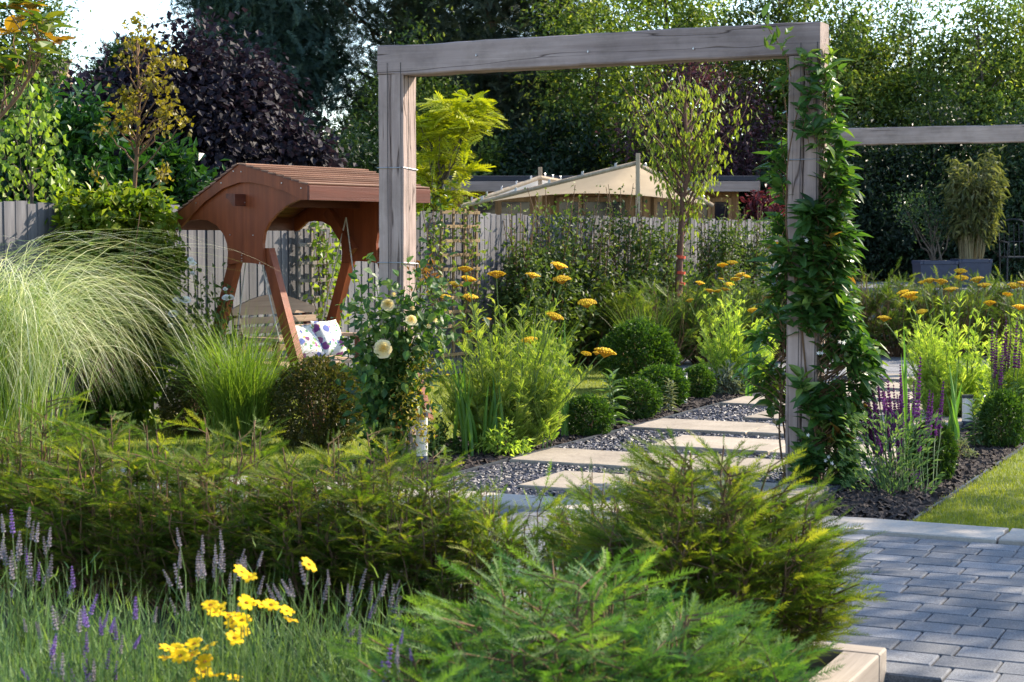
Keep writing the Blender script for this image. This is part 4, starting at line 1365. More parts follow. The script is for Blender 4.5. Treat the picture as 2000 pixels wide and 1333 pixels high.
# trees drawn branch by branch
def sparse_tree(name, label, trunk_px, Y, clumps, mat, leaf, lsize, per, tr, bark, hang=0.4, cat='tree', whorl=False, mat2=None, split=0.0, rj=.3, foot=True):
    P = [at(a, b, Y) for a, b in trunk_px]
    if foot:
        P = [np.array([P[0][0], Y, 0.0])] + P
    P = np.array(P)
    root = thing(name, label, cat, (P[0][0], Y, 0))
    tt = np.linspace(0, len(P) - 1, len(P) * 4)
    path_ = np.stack([np.interp(tt, np.arange(len(P)), P[:, k]) for k in range(3)], -1)
    mb = MB()
    mb.tube(path_, tr, tr * .25, 7)
    acc = {0: ([], [], [], [], []), 1: ([], [], [], [], [])}
    for (a, b, r_) in clumps:
        q = at(a, b, Y + rng.uniform(-rj, rj))
        R = r_ / FPX * Y
        d = np.abs(path_[:, 2] - (q[2] - .35 * abs(q[0] - path_[:, 0]) - .25))
        s = path_[np.argmin(d)]
        L = np.linalg.norm(q - s)
        mb.tube(curve_pts(s, q, 7, sag=.04 * L, wob=.025 * L), tr * .35, tr * .10, 5)
        n = max(3, int(per * (0.6 + .8 * rng.random())))
        if whorl:
            az = rng.uniform(0, 6.28) + np.arange(n) * 6.28 / n
            el = rng.uniform(.1, .9, n)
            dr = np.stack([np.cos(az) * np.cos(el), np.sin(az) * np.cos(el), np.sin(el) - hang], -1)
            pos = q + rng.normal(size=(n, 3)) * R * .15
            nr = unit(UP + rng.normal(size=(n, 3)) * .2)
        else:
            for t_ in range(max(2, n // 9)):
                e = q + rng.normal(size=3) * R * .8
                mb.tube(curve_pts(q, e, 4, wob=.01), tr * .09, tr * .05, 4)
            pos = q + rng.normal(size=(n, 3)) * R * [.6, .6, .55]
            dr = unit(rdirs(n) - UP * hang * 1.5)
            nr = unit(UP * .6 + rdirs(n))
        k = 1 if (mat2 and rng.random() < split) else 0
        for lst, val in zip(acc[k], (pos, dr, nr, lsize * rng.uniform(.65, 1.25, n), np.clip(.15 + .7 * rng.random(n), 0, 1))):
            lst.append(val)
    mb.build('trunk', M[bark], root, smooth=True)
    for k, m_ in ((0, mat), (1, mat2)):
        if acc[k][0]:
            fm = MB()
            fm.leaves(leaf, *[np.concatenate(q) for q in acc[k]])
            fm.build('crown' if k == 0 else 'young_foliage', M[m_], root)
    return root
sparse_tree('maple_tree', 'thin young maple with sparse bronze green leaves in front of the copper beech', [(262, 372), (268, 300), (272, 200), (268, 110)], 16.3,
            [(270, 62, 26), (250, 78, 20), (290, 70, 22), (300, 112, 24), (285, 130, 20), (320, 118, 18), (345, 118, 14), (262, 88, 20), (248, 182, 24), (258, 190, 20), (265, 200, 22), (230, 222, 26), (222, 235, 22), (240, 238, 22), (250, 225, 20), (325, 170, 18), (318, 205, 18), (335, 210, 22), (328, 232, 24), (312, 245, 22), (350, 228, 18), (365, 242, 14), (270, 262, 18), (200, 250, 18), (300, 160, 14), (320, 330, 16), (318, 345, 14), (190, 340, 18), (290, 155, 20), (240, 120, 16), (270, 40, 14)],
            'maple', LF_ROUND, .055, 26, .028, 'twig', .35)
sparse_tree('birch_tree', 'young tree with hanging bright heart shaped leaves at the left edge', [(62, 380), (60, 300), (52, 200), (60, 130)], 15.0,
            [(12, 205, 34), (48, 180, 30), (15, 255, 34), (60, 248, 34), (20, 315, 36), (38, 295, 34), (80, 285, 30), (108, 262, 26), (105, 318, 24), (45, 362, 34), (105, 352, 22), (10, 350, 34), (70, 330, 30), (85, 215, 26), (70, 165, 26), (30, 150, 26), (5, 290, 30), (125, 345, 16), (95, 245, 24), (25, 230, 30), (60, 210, 30), (40, 330, 30), (10, 380, 30)],
            'birch', LF_ROUND, .070, 22, .020, 'trunk', .8, rj=.3)
mg = sparse_tree('magnolia_tree', 'magnolia branches with large glossy and rusty leaves in the top left corner', [(-60, 330), (-20, 250), (35, 190), (80, 110), (70, 40)], 11.0,
            [(12, 15, 26), (58, 18, 26), (42, 42, 26), (92, 62, 26), (106, 82, 26), (82, 42, 24), (18, 62, 26), (8, 128, 26), (30, 148, 24), (62, 66, 24), (45, 5, 24), (100, 40, 22), (25, 95, 24), (75, 100, 20), (55, 120, 20)],
            'magnolia', leaf_full(0.44, .12), .155, 8, .02, 'twig', .25, whorl=True, mat2='rust', split=.42, rj=.3)
# weeping young cherry with ties on its trunk
def cherry():
    Y = 22.3
    x = XY(1327, Y)
    root = thing('cherry_tree', 'young cherry tree with drooping light green leaves and reddish trunk by the fence', 'tree', (x, Y, 0))
    tp = np.array([[x, Y, 0]] + [at(a, b, Y) for a, b in ((1326, 540), (1330, 450), (1334, 380), (1347, 330), (1340, 270), (1338, 200), (1330, 150))])
    tt = np.linspace(0, len(tp) - 1, 30)
    tp = np.stack([np.interp(tt, np.arange(len(tp)), tp[:, k]) for k in range(3)], -1)
    mb = MB()
    mb.tube(tp, .052, .012, 8)
    fm = [[], [], [], [], []]
    ends = [(1210, 160), (1235, 150), (1262, 145), (1290, 140), (1320, 132), (1350, 132), (1382, 135), (1410, 140), (1436, 150), (1460, 165), (1222, 190), (1250, 215), (1270, 250), (1290, 285), (1310, 310), (1466, 190), (1442, 230), (1425, 262), (1405, 285), (1385, 310), (1300, 200), (1370, 190), (1345, 225), (1320, 250), (1360, 270), (1275, 190), (1400, 215), (1242, 175), (1340, 170), (1300, 345), (1375, 345), (1360, 385), (1318, 270), (1410, 175), (1390, 250), (1240, 240), (1262, 275)]
    for a, b in ends:
        q = at(a, b, Y + rng.uniform(-.7, .7))
        i = np.argmin(np.abs(tp[:, 2] - (q[2] - .75 * abs(q[0] - x) - .45)))
        s = tp[i]
        L = np.linalg.norm(q - s)
        bp = curve_pts(s, q, 8, sag=-.05 * L, wob=.02 * L)
        mb.tube(bp, .016, .004, 5)
        n = 42
        f = .35 + .65 * rng.random(n)
        idx = np.clip((f * 7).astype(int), 0, 7)
        pos = bp[idx] + rng.normal(size=(n, 3)) * [.075, .075, .07]
        pos[:, 2] -= rng.random(n) ** 1.5 * .13
        dr = unit(rdirs(n) * .45 - UP * 1.0)
        for lst, val in zip(fm, (pos, dr, rdirs(n), .085 * rng.uniform(.65, 1.3, n), np.clip(.1 + .8 * rng.random(n), 0, 1))):
            lst.append(val)
    mb.build('trunk', M['cherry_bark'], root, smooth=True)
    q = MB()
    q.leaves(leaf_full(.34, .25), *[np.concatenate(v) for v in fm])
    q.build('crown', M['cherry'], root)
    for z in (1.32, 1.12, .98, .84):
        b = MB()
        b.tube([np.array([x + .012, Y, z]), np.array([x + .016, Y, z + .035])], .062, sides=8)
        b.build('red_tie', M['red'], root)
M['red'] = plain_mat('orange_red_tie', (0.62, 0.07, 0.025), 0.5)
cherry()

# ================================================================== SHRUBS ON AND BY THE FENCE
def bush_mesh(c, rad, ncl, nl, ls, tmpl, sig=.17, down=.2, tint0=0.0, full=True):
    P = ell(ncl, 2.6)
    C = c + P * rad
    n = ncl * nl
    ci = rng.integers(0, ncl, n)
    pos = C[ci] + rng.normal(size=(n, 3)) * sig * np.mean(rad)
    out = unit((pos - c) / rad)
    mb = MB()
    mb.leaves(tmpl, pos, unit(out * .6 + rdirs(n) * .8 - UP * down), unit(out * .5 + UP * .7 + rdirs(n) * .6), ls * rng.uniform(.65, 1.3, n), np.clip(tint0 + .3 * rng.random(ncl)[ci] + .6 * rng.random(n) ** 1.4, 0, 1))
    return mb
def stems_mesh(foot, tips, r0, r1, wob=.02, sides=5):
    mb = MB()
    for q in tips:
        mb.tube(curve_pts(foot + rng.normal(size=3) * [.05, .05, 0], q, 6, wob=wob), r0, r1, sides)
    return mb
# creeper hanging over the fence at the left
c = fence_at(205, .28)
ivy = thing('creeper', 'dense bright green creeper mounded over the fence left of the swing seat', 'climber', c)
mb = bush_mesh(c + UP * 1.22, np.array([.60, .42, .58]), 80, 110, .075, LF_BROAD, .12, .5)
q = bush_mesh(c + UP * .62 + FD * .15, np.array([.55, .36, .62]), 60, 110, .075, LF_BROAD, .14, .5)
mb.add(np.concatenate(q.v), [np.concatenate(L) for L in q.f.values()], np.concatenate(q.t))
q = bush_mesh(c + UP * 1.74 + FD * .05, np.array([.54, .38, .20]), 40, 90, .075, LF_BROAD, .16, .2, .25)
mb.add(np.concatenate(q.v), [np.concatenate(L) for L in q.f.values()], np.concatenate(q.t))
mb.build('foliage', M['ivy'], ivy)
stems_mesh(c, [c + UP * 1.8 + rng.normal(size=3) * [.35, .2, .1] for _ in range(16)], .012, .004, .05).build('stem', M['twig'], ivy)
# loose evergreen shrubs trained along the far fence
for i, (px, topy, wd, lb) in enumerate([(1025, 425, 42, 'loose shrub against the fence, first right of the tan trellis'), (1080, 395, 55, 'tallest shrub against the fence with yellow green tips'),
                                        (1150, 400, 58, 'airy shrub against the fence below the left half of the big sail'), (1225, 395, 60, 'shrub against the fence below the sail pole'),
                                        (1290, 405, 48, 'dark glossy shrub against the fence left of the cherry trunk'), (1400, 420, 55, 'dark shrub against the fence right of the cherry trunk'), (1468, 415, 48, 'dark shrub at the far end of the fence beside the climber')]):
    c = fence_at(px, .45)
    zt = Z(topy, c[1])
    root = thing('fence_shrub', lb, 'shrub', c, 'shrubs trained along the fence')
    rx = wd / FPX * c[1]
    mb = bush_mesh(c + UP * (zt * .47), np.array([rx, .35, zt * .48]), 56, 44, .070, LF_BROAD, .20, .1)
    tips = [c + [rng.uniform(-rx, rx), rng.uniform(-.2, .2), zt * rng.uniform(.75, 1.12)] for _ in range(14)]
    for q in tips:
        n = 16
        f = rng.uniform(.55, 1.02, n)[:, None]
        pos = c + (q - c) * f + rng.normal(size=(n, 3)) * .035
        mb.leaves(LF_BROAD, pos, unit(rdirs(n) + UP * .3), unit(rdirs(n) + UP), .055 * rng.uniform(.6, 1.2, n), np.clip(.45 + .5 * rng.random(n), 0, 1))
    mb.build('foliage', M['shrub'], root)
    stems_mesh(c, tips, .012, .004, .03).build('stem', M['twig'], root)
# climbers on the trellises
def climber(name, label, c, wd, z0, z1, n, mat, ls, cat='climber'):
    root = thing(name, label, cat, c)
    st = MB()
    P = []
    for i in range(6):
        a = c + FD * rng.uniform(-wd / 3, wd / 3) + FN * .06
        q = [a + UP * (z0 + (z1 - z0) * t) + FD * rng.uniform(-.1, .1) for t in np.linspace(-.15, 1, 8)]
        st.tube(np.array(q), .006, .003, 5)
        P += q
    P = np.array(P)
    m = 6 * n
    pos = P[rng.integers(0, len(P), m)] + rng.normal(size=(m, 3)) * [.09, .06, .10] + FN * .03
    mb = MB()
    mb.leaves(LF_BROAD, pos, unit(rdirs(m) + FN * .4), unit(rdirs(m) + FN * .6), ls * rng.uniform(.6, 1.3, m), rng.random(m))
    mb.build('foliage', M[mat], root)
    st.build('stem', M['twig'], root)
climber('climbing_plant', 'bright leafed climber on the grey trellis behind the swing seat', fence_at(628, .16), .45, .2, 1.65, 80, 'birch', .085)
climber('climbing_plant', 'thin climber threaded through the tan trellis', fence_at(905, .16), .5, .6, 1.95, 45, 'shrub', .065)
climber('climbing_plant', 'dark climber on the fence between the oak post and the tan trellis', fence_at(832, .16), .4, 1.0, 2.0, 45, 'green', .07)
# red acer beyond the fence
make_tree('acer_shrub', 'dark red acer beyond the fence beside the climber covered post', XY(1480, 27.5), 27.5, 2.75, 2.0, (.36, .3, .45), 18, 40, .12, LF_MID, 'acer', .03, 'twig', 'round', .2, .5, cat='shrub')

# ================================================================== BOX, YEW AND OTHER BORDER PLANTS
def box_ball(R, n, ls, mat, seed_lump=0.13):
    root = thing('box_ball', '', 'clipped shrub', (0, 0, 0))
    d = rdirs(n)
    lump = 1 + seed_lump * np.sin(d[:, 0] * 6 + 1) * np.sin(d[:, 1] * 5) + .05 * np.sin(d[:, 2] * 9 + d[:, 0] * 8)
    r = (1 - .34 * rng.random(n) ** 2.0)
    pos = d * (R * lump * r)[:, None] * [1, 1, .96]
    pos[:, 2] += R * .93
    pos = pos[pos[:, 2] > 0.01]
    d = d[:len(pos)] if len(pos) == n else unit(pos - [0, 0, R * .93])
    n = len(pos)
    mb = MB()
    mb.leaves(LF_MID, pos, unit(d * .8 + rdirs(n) * .7 + UP * .15), unit(rdirs(n) * .7 + UP * .6 + d * .3), ls * rng.uniform(.7, 1.35, n), np.clip(.25 * rng.random(n) + .55 * rng.random(n) ** 2 + .12, 0, 1))
    # short new shoots that break the outline
    m = n // 28
    dd = rdirs(m, .35)
    for k in range(5):
        p = dd * (R * (0.94 + .045 * k * rng.uniform(.4, 1.2, m)))[:, None]
        p = p * [1, 1, .96] + [0, 0, R * .93]
        ok = p[:, 2] > .03
        p, e = p[ok], dd[ok]
        mb.leaves(LF_MID, p, unit(e + rdirs(len(p)) * .9), unit(rdirs(len(p)) + UP), ls * rng.uniform(.6, 1.1, len(p)), np.clip(.5 + .5 * rng.random(len(p)), 0, 1))
    mb.build('foliage', M[mat], root)
    st = MB()
    for k in range(9):
        e = rdirs(1)[0] * R * .7
        st.tube(curve_pts(np.array([0, 0, 0.0]), np.array([e[0], e[1], R * .93 + abs(e[2]) * .8]), 4), R * .035, R * .012, 5)
    st.build('stem', M['twig'], root)
    return root
def place(root, px, py, Y=None, base=0.0):
    """Ground point under a pixel (py = foot of the plant), or below pixel column px at depth Y."""
    if Y is None:
        return gnd(px, py, base)
    return np.array([XY(px, Y), Y, base])
bb = box_ball(.37, 9000, .042, 'box')
bb.location = place(bb, 1250, 0, 18.0)
bb['label'] = 'largest clipped box ball, beside the path behind the small ones'
b2 = box_ball(.20, 4200, .032, 'box')
b2.location = place(b2, 1150, 0, 13.7)
b2.scale = (.92, .92, .84)
b2['label'] = 'small box ball beside the slate path, nearest the big yarrow'
b2['group'] = 'small box balls along the path'
G_ = 'small box balls along the path'
for px, Y, s, lb in ((1243, 15.0, (1.0, 1.05, .92), 'small box ball second along the left path edge, left of the striped herb'), (1292, 16.2, (1.28, 1.1, .98), 'widest of the small box balls, left of the white bollard'),
                     (1364, 17.0, (.74, .8, .84), 'small box ball right of the white bollard'), (1440, 18.3, (.9, .85, .95), 'dark box ball under the far yarrow'),
                     (1826, 11.1, (.72, .72, 1.0), 'box plant at the front of the right bed beside the salvia'), (1962, 12.9, (.75, .8, 1.1), 'box ball by the right lawn edge behind the lily'), (1905, 15.2, (.95, .9, 1.0), 'box ball behind the lily and the short bollard')):
    dup(b2, place(b2, px, 0, Y), rng.uniform(0, 6), s, lb, G_)
b3 = box_ball(.34, 8000, .034, 'box_brown')
b3.location = place(b3, 618, 0, 13.0)
b3['label'] = 'large dark box ball with bronzed side beside the small fountain grass'
dup(bb, place(bb, 655, 0, 14.1), 2.0, .74, 'green box shrub tucked behind the bronzed box ball, under the swing seat')
dup(b3, place(b3, 375, 0, 13.8), 1.0, .72, 'low dark box shrub between the two grass clumps')

YS = [spray(10, .25, .045, 58, seed=s) for s in (1, 2)]
YN = [spray(13, .21, .036, 60, seed=s, droop=.16) for s in (5, 6)]
def yew_plant(H, R, nsh, per, sl, mat, tm, tipnew=.25, stem_r=.009, bare=0.1, upright=.6):
    root = thing('yew_bush', '', 'yew', (0, 0, 0))
    st = MB()
    L = [[], [], [], [], []]
    for s in range(nsh):
        az = rng.uniform(0, 6.28)
        rr_ = R * math.sqrt(rng.random())
        hx = np.array([math.cos(az), math.sin(az), 0])
        tip = hx * rr_ + UP * H * (1 - .38 * (rr_ / R) ** 2.2) * rng.uniform(.66, 1.05)
        b0 = hx * rr_ * .22 * rng.random()
        t = np.linspace(0, 1, 8)[:, None]
        p = b0 + (tip - b0) * t + hx * (rr_ * .35 * np.sin(math.pi * t) * .6) + rng.normal(size=(8, 3)) * .008
        st.tube(p, stem_r * rng.uniform(.6, 1.2), stem_r * .3, 5)
        nodes = max(3, per // 6)
        pos, dr, tn = [], [], []
        shoot_t = .05 + .34 * rng.random()
        sd_ = unit(p[1:] - p[:-1])
        for q_ in range(nodes):
            f = bare + (1 - bare) * rng.random() ** .8
            k = f * 7
            i = min(6, int(k))
            o_ = p[i] + (p[i + 1] - p[i]) * (k - i)
            a2 = az + rng.normal(0, 1.1)
            bd = unit(np.array([math.cos(a2), math.sin(a2), 0]) * rng.uniform(.5, 1.0) + sd_[i] * upright * rng.uniform(.3, 2.0))
            bl_ = sl * rng.uniform(.7, 1.6)
            sdv = unit(np.cross(bd, UP + rng.normal(size=3) * .25))
            m_ = int(rng.integers(4, 8))
            st.tube([o_, o_ + bd * bl_], stem_r * .3, stem_r * .15, 4)
            node_t = .22 * rng.random() + (.25 if rng.random() < .12 else 0)
            for j in range(m_):
                g_ = (j + .4) / m_
                w_ = (1 if j % 2 else -1) * (1 - g_) * 1.1
                pos.append(o_ + bd * bl_ * g_)
                dr.append(unit(bd + sdv * w_ + rng.normal(size=3) * .12))
                tn.append(shoot_t + node_t + .30 * rng.random() + (.3 if rng.random() < .08 else 0))
        pos, dr, tn = np.array(pos), np.array(dr), np.clip(np.array(tn), 0, 1)
        n = len(pos)
        # leader
        pos = np.concatenate([pos, p[-2:-1], p[-1:]])
        dr = np.concatenate([dr, sd_[:1] * 0 + unit(p[-1] - p[-2])[None], unit(p[-1] - p[-2] + rng.normal(size=3) * .01)[None]])
        tn = np.concatenate([tn, np.full(2, .75 if rng.random() < tipnew else .4)])
        n += 2
        for l_, val in zip(L, (pos, dr, unit(UP + hx * .3 + rng.normal(size=(n, 3)) * .55), sl * np.where(np.arange(n) >= n - 2, .6, 1) * rng.uniform(.6, 1.25, n), tn)):
            l_.append(val)
    A_ = [np.concatenate(v) for v in L]
    fm = MB()
    h = np.arange(len(A_[0])) % 2 == 0
    fm.leaves(tm[0], A_[0][h], A_[1][h], A_[2][h], A_[3][h], A_[4][h])
    fm.leaves(tm[1], A_[0][~h], A_[1][~h], A_[2][~h], A_[3][~h], A_[4][~h])
    fm.build('foliage', M[mat], root)
    st.build('stem', M['twig'], root)
    return root

# back hedge: young yews with ragged tops
far = [yew_plant(1.05, .52, 46, 26, .15, 'yew_far', YS, .45, .012) for _ in range(2)]
spots = [(985, 20.6, .95, 'young yew behind the left of the big yarrow'), (1050, 21.0, .95, 'young yew behind the middle of the big yarrow'), (1115, 21.2, 1.0, 'young yew left of the largest box ball'), (1180, 21.4, 1.02, 'young yew directly behind the left of the largest box ball'),
         (1245, 21.2, .92, 'young yew directly behind the largest box ball'), (1310, 21.0, 1.05, 'young yew in front of the cherry trunk'), (1372, 21.2, .95, 'young yew behind the left of the far yarrow'), (1440, 21.6, .98, 'young yew behind the right of the far yarrow'), (1510, 21.8, 1.0, 'young yew behind the climber covered post'),
         (1690, 23.0, 1.10, 'young yew right of the climber covered post, beyond the far patio'), (1752, 22.6, 1.05, 'young yew in front of the left planter, beyond the far patio'), (1818, 22.8, 1.0, 'young yew below the left planter'), (1880, 22.4, 1.12, 'tall tipped young yew in front of the right planter'),
         (1945, 22.8, .92, 'low young yew in front of the grey terrace'), (2005, 22.2, 1.12, 'young yew cut by the right edge in front of the iron chair')]
for i, (px, Y, s, lb) in enumerate(spots):
    src = far[i % 2]
    if i < 2:
        src.location = place(src, px, 0, Y)
        src.scale = (s, s, s)
        src['label'], src['group'] = lb, 'young yews of the back hedge'
    else:
        dup(src, place(src, px, 0, Y), rng.uniform(0, 6), s, lb, 'young yews of the back hedge')

# front hedge in the raised bed
front = [yew_plant(.76, .38, 66, 56, .085, 'yew', YN, .25, .008, .10, .35) for _ in range(3)]
thin = yew_plant(.60, .25, 20, 20, .085, 'yew', YN, .15, .006, .35, .8)
big = yew_plant(.80, .41, 125, 84, .090, 'yew', YN, .25, .010, .08, .35)
near = yew_plant(.62, .56, 125, 80, .100, 'yew_near', YN, .35, .010, .08, .35)
HG = 'young yew bushes of the front hedge'
merged = 'young yew bush grown into its neighbours in the left half of the front hedge'
for i, (px, Y, s, lb) in enumerate([(20, 7.4, 1.12, 'darker yew bush with a stout stem at the left end of the front hedge'), (125, 7.25, .86, merged), (225, 7.15, 1.02, merged), (325, 7.0, .80, merged), (425, 6.95, 1.04, merged), (545, 6.85, .76, merged),
                                  (655, 6.75, 1.0, 'yew bush in the front hedge with orange tipped shoots, left of the arch post'), (765, 6.65, .93, 'yew bush of the front hedge in front of the rose covered post'), (870, 6.5, .80, 'yew bush of the front hedge with bare stems right of the rose covered post')]):
    src = front[i % 3]
    if i < 3:
        src.location = place(src, px, 0, Y, .05)
        src.scale = (s, s, s)
        src['label'], src['group'] = lb, HG
    else:
        dup(src, place(src, px, 0, Y, .05), rng.uniform(0, 6), s, lb, HG)
thin.location = place(thin, 1025, 0, 6.35, .05)
thin['label'], thin['group'] = 'thin yew bush with bare reddish stems before the pale path slabs', HG
dup(thin, place(thin, 945, 0, 6.45, .05), 2.0, .92, 'thin small yew bush left of the bare stemmed one', HG)
dup(front[1], place(thin, 1215, 0, 6.25, .05), 1.1, (.72, .72, .92), 'upright yew bush with dark shoots standing up against the path slabs', HG)
big.location = place(big, 1395, 0, 5.8, .05)
big['label'], big['group'] = 'big spreading yew bush at the right end of the front hedge beside the pavers', HG
near.location = place(near, 1130, 0, 4.55, .03)
near['label'] = 'nearest bright green yew bush at the bottom centre, slightly out of focus'
dup(near, place(near, 1265, 0, 4.95, .02), 2.4, .74, 'soft green yew bush low at the bottom, beside the sleeper corner')
dup(near, place(near, 700, 0, 3.75, 0), 4.0, .82, 'blurred yew bush cut by the bottom edge below the lavender')
dup(near, place(near, 905, 0, 3.6, 0), 1.0, .92, 'blurred yew bush with a bright yellow green shoot at the bottom edge')

# ================================================================== GRASSES
# big arching miscanthus at the left
c = at(-30, 800, 12.3); c[2] = 0
mis = thing('ornamental_grass', 'huge arching ornamental grass with pale cream edged blades at the left', 'grass clump', c)
n = 1250
az = np.concatenate([rng.normal(-.25, .6, int(n * .7)), rng.uniform(-3.14, 3.14, n - int(n * .7))])
foot = c + np.stack([rng.normal(0, .20, n) - .04, rng.normal(0, .20, n), np.zeros(n)], -1)
mb = MB()
blades(mb, foot, az, rng.uniform(.02, .34, n), rng.uniform(1.7, 2.85, n), rng.uniform(1.4, 2.8, n), rng.uniform(.0035, .0070, n), 16, np.clip(rng.normal(.54, .32, n), 0, 1), (.20, .72), twist=rng.uniform(-.5, .5, n))
mb.build('arching_blades', M['miscanthus'], mis)
n = 1300
az = rng.uniform(-3.14, 3.14, n)
foot = c + np.stack([rng.normal(0, .24, n) - .1, rng.normal(0, .22, n), np.zeros(n)], -1)
mb = MB()
blades(mb, foot, az, rng.uniform(.02, .42, n), rng.uniform(.15, 1.2, n), rng.uniform(.8, 1.6, n), rng.uniform(.006, .011, n), 6, rng.random(n), 2.0)
mb.build('upright_blades', M['mis_green'], mis)

def grass_clump(name, label, c, n, length, width, lean, bend, spread, mat, bias=None):
    root = thing(name, label, 'grass clump', c)
    az = rng.uniform(-3.14, 3.14, n) if bias is None else rng.normal(bias[0], bias[1], n)
    foot = c + np.stack([rng.normal(0, spread, n), rng.normal(0, spread, n), np.zeros(n)], -1)
    mb = MB()
    blades(mb, foot, az, rng.uniform(.02, lean, n), np.abs(rng.normal(bend, bend * .5, n)), length * rng.uniform(.45, 1.1, n), width * rng.uniform(.6, 1.2, n), 7, np.clip(rng.normal(.5, .28, n), 0, 1), 2.0)
    mb.build('blades', M[mat], root)
    return root
grass_clump('fountain_grass', 'fresh green fountain grass clump in front of the swing bench', place(None, 470, 0, 13.1), 1500, 1.10, .0062, .50, 1.15, .075, 'mis_green')
grass_clump('fountain_grass', 'grass tuft behind the big yarrow', place(None, 1052, 0, 15.4), 420, .95, .006, .4, .8, .07, 'mis_green')
grass_clump('fountain_grass', 'thin grass tuft rising behind the largest box ball', place(None, 1255, 0, 19.6), 300, 1.05, .006, .42, .9, .07, 'mis_green')

# sword leaved clumps
def swords(label, px, Y, blds, base=0.0, dx=.05):
    c = place(None, px, 0, Y, base)
    root = thing('sword_leaf_clump', label, 'perennial', c)
    for (ex, ey, wd) in blds:
        q = at(ex, ey, Y + rng.uniform(-.08, .08))
        s = c + np.array([rng.normal(0, dx), rng.normal(0, dx), 0])
        n = 9
        t = np.linspace(0, 1, n)[:, None]
        p = s + (q - s) * t
        p += np.array([1, 0, 0]) * (q[0] - s[0]) * (-.22 * np.sin(math.pi * t))
        side = unit(np.array([rng.uniform(.4, 1), rng.uniform(-.8, .8), 0]))
        wv = (wd * np.minimum(1, (1 - t) * 2.2) ** .8 * (.75 + .25 * np.sin(math.pi * t)))
        up_ = np.cross(side, unit(q - s)) * wd * .25
        V = np.concatenate([p - side * wv / 2, p + up_ * np.minimum(1, (1 - t) * 3), p + side * wv / 2])
        F = []
        for i in range(n - 1):
            F += [[i, n + i, n + i + 1, i + 1], [n + i, 2 * n + i, 2 * n + i + 1, n + i + 1]]
        mb = MB()
        mb.add(V, [np.array(F)], np.clip(.35 + .4 * rng.random(), 0, 1))
        mb.build('blade', M['blade'], root)
    return root
swords('upright sword leaved clump at the left front of the big yarrow', 915, 12.4, [(872, 715, .032), (882, 690, .034), (893, 702, .034), (905, 690, .032), (918, 735, .034), (900, 745, .034), (925, 760, .03), (885, 745, .03), (912, 700, .03)])
swords('dark sword leaves in the middle of the big yarrow', 962, 12.5, [(955, 740, .03), (962, 722, .034), (972, 735, .032), (966, 760, .03), (980, 765, .028)])
swords('single tall leaf blade behind the right of the big yarrow', 1100, 13.6, [(1102, 610, .036), (1098, 660, .03), (1110, 680, .03)])
swords('tall gladiolus like leaves and bud spike behind the purple salvia', 1775, 11.7, [(1765, 625, .026), (1760, 690, .034), (1772, 700, .036), (1755, 770, .036), (1790, 745, .034), (1808, 760, .034), (1748, 800, .034), (1800, 800, .03)])
swords('upright sword leaves right of the purple salvia', 1862, 12.6, [(1852, 700, .036), (1862, 722, .036), (1872, 700, .034), (1845, 760, .032), (1880, 745, .034), (1868, 760, .034), (1856, 775, .03)])
swords('small sword leaves under the far yarrow', 1415, 17.6, [(1402, 680, .04), (1410, 690, .04), (1418, 676, .04), (1424, 688, .04), (1408, 705, .036)])
swords('pair of sword leaves left of the climber covered post', 1467, 16.9, [(1464, 672, .04), (1471, 665, .04), (1468, 690, .036)])

# ================================================================== YARROWS
FERN = fern_leaf(9, .20, .075)
def yarrow_head_mesh():
    mb = MB()
    oc = np.array([(1, 0, 0), (0, 1, 0), (-1, 0, 0), (0, -1, 0), (0, 0, .8), (0, 0, -.6)], float)
    OF = np.array([[0, 1, 4], [1, 2, 4], [2, 3, 4], [3, 0, 4], [1, 0, 5], [2, 1, 5], [3, 2, 5], [0, 3, 5]])
    n = 75
    for i in range(n):
        r = math.sqrt((i + .5) / n)
        a = i * 2.39996
        p = np.array([r * math.cos(a), r * math.sin(a), .30 * (1 - r ** 2) + rng.uniform(-.03, .03)]) * .5
        mb.add(p + oc * rng.uniform(.055, .085), [OF], rng.random())
    for k in range(14):
        a = k * .449
        mb.tube([np.array([0, 0, -.26]), np.array([.33 * math.cos(a), .33 * math.sin(a), -.02])], .016, .03, 4, .0)
    return mb.mesh('flower_head', M['yarrow'])
YH = [yarrow_head_mesh() for _ in range(2)]
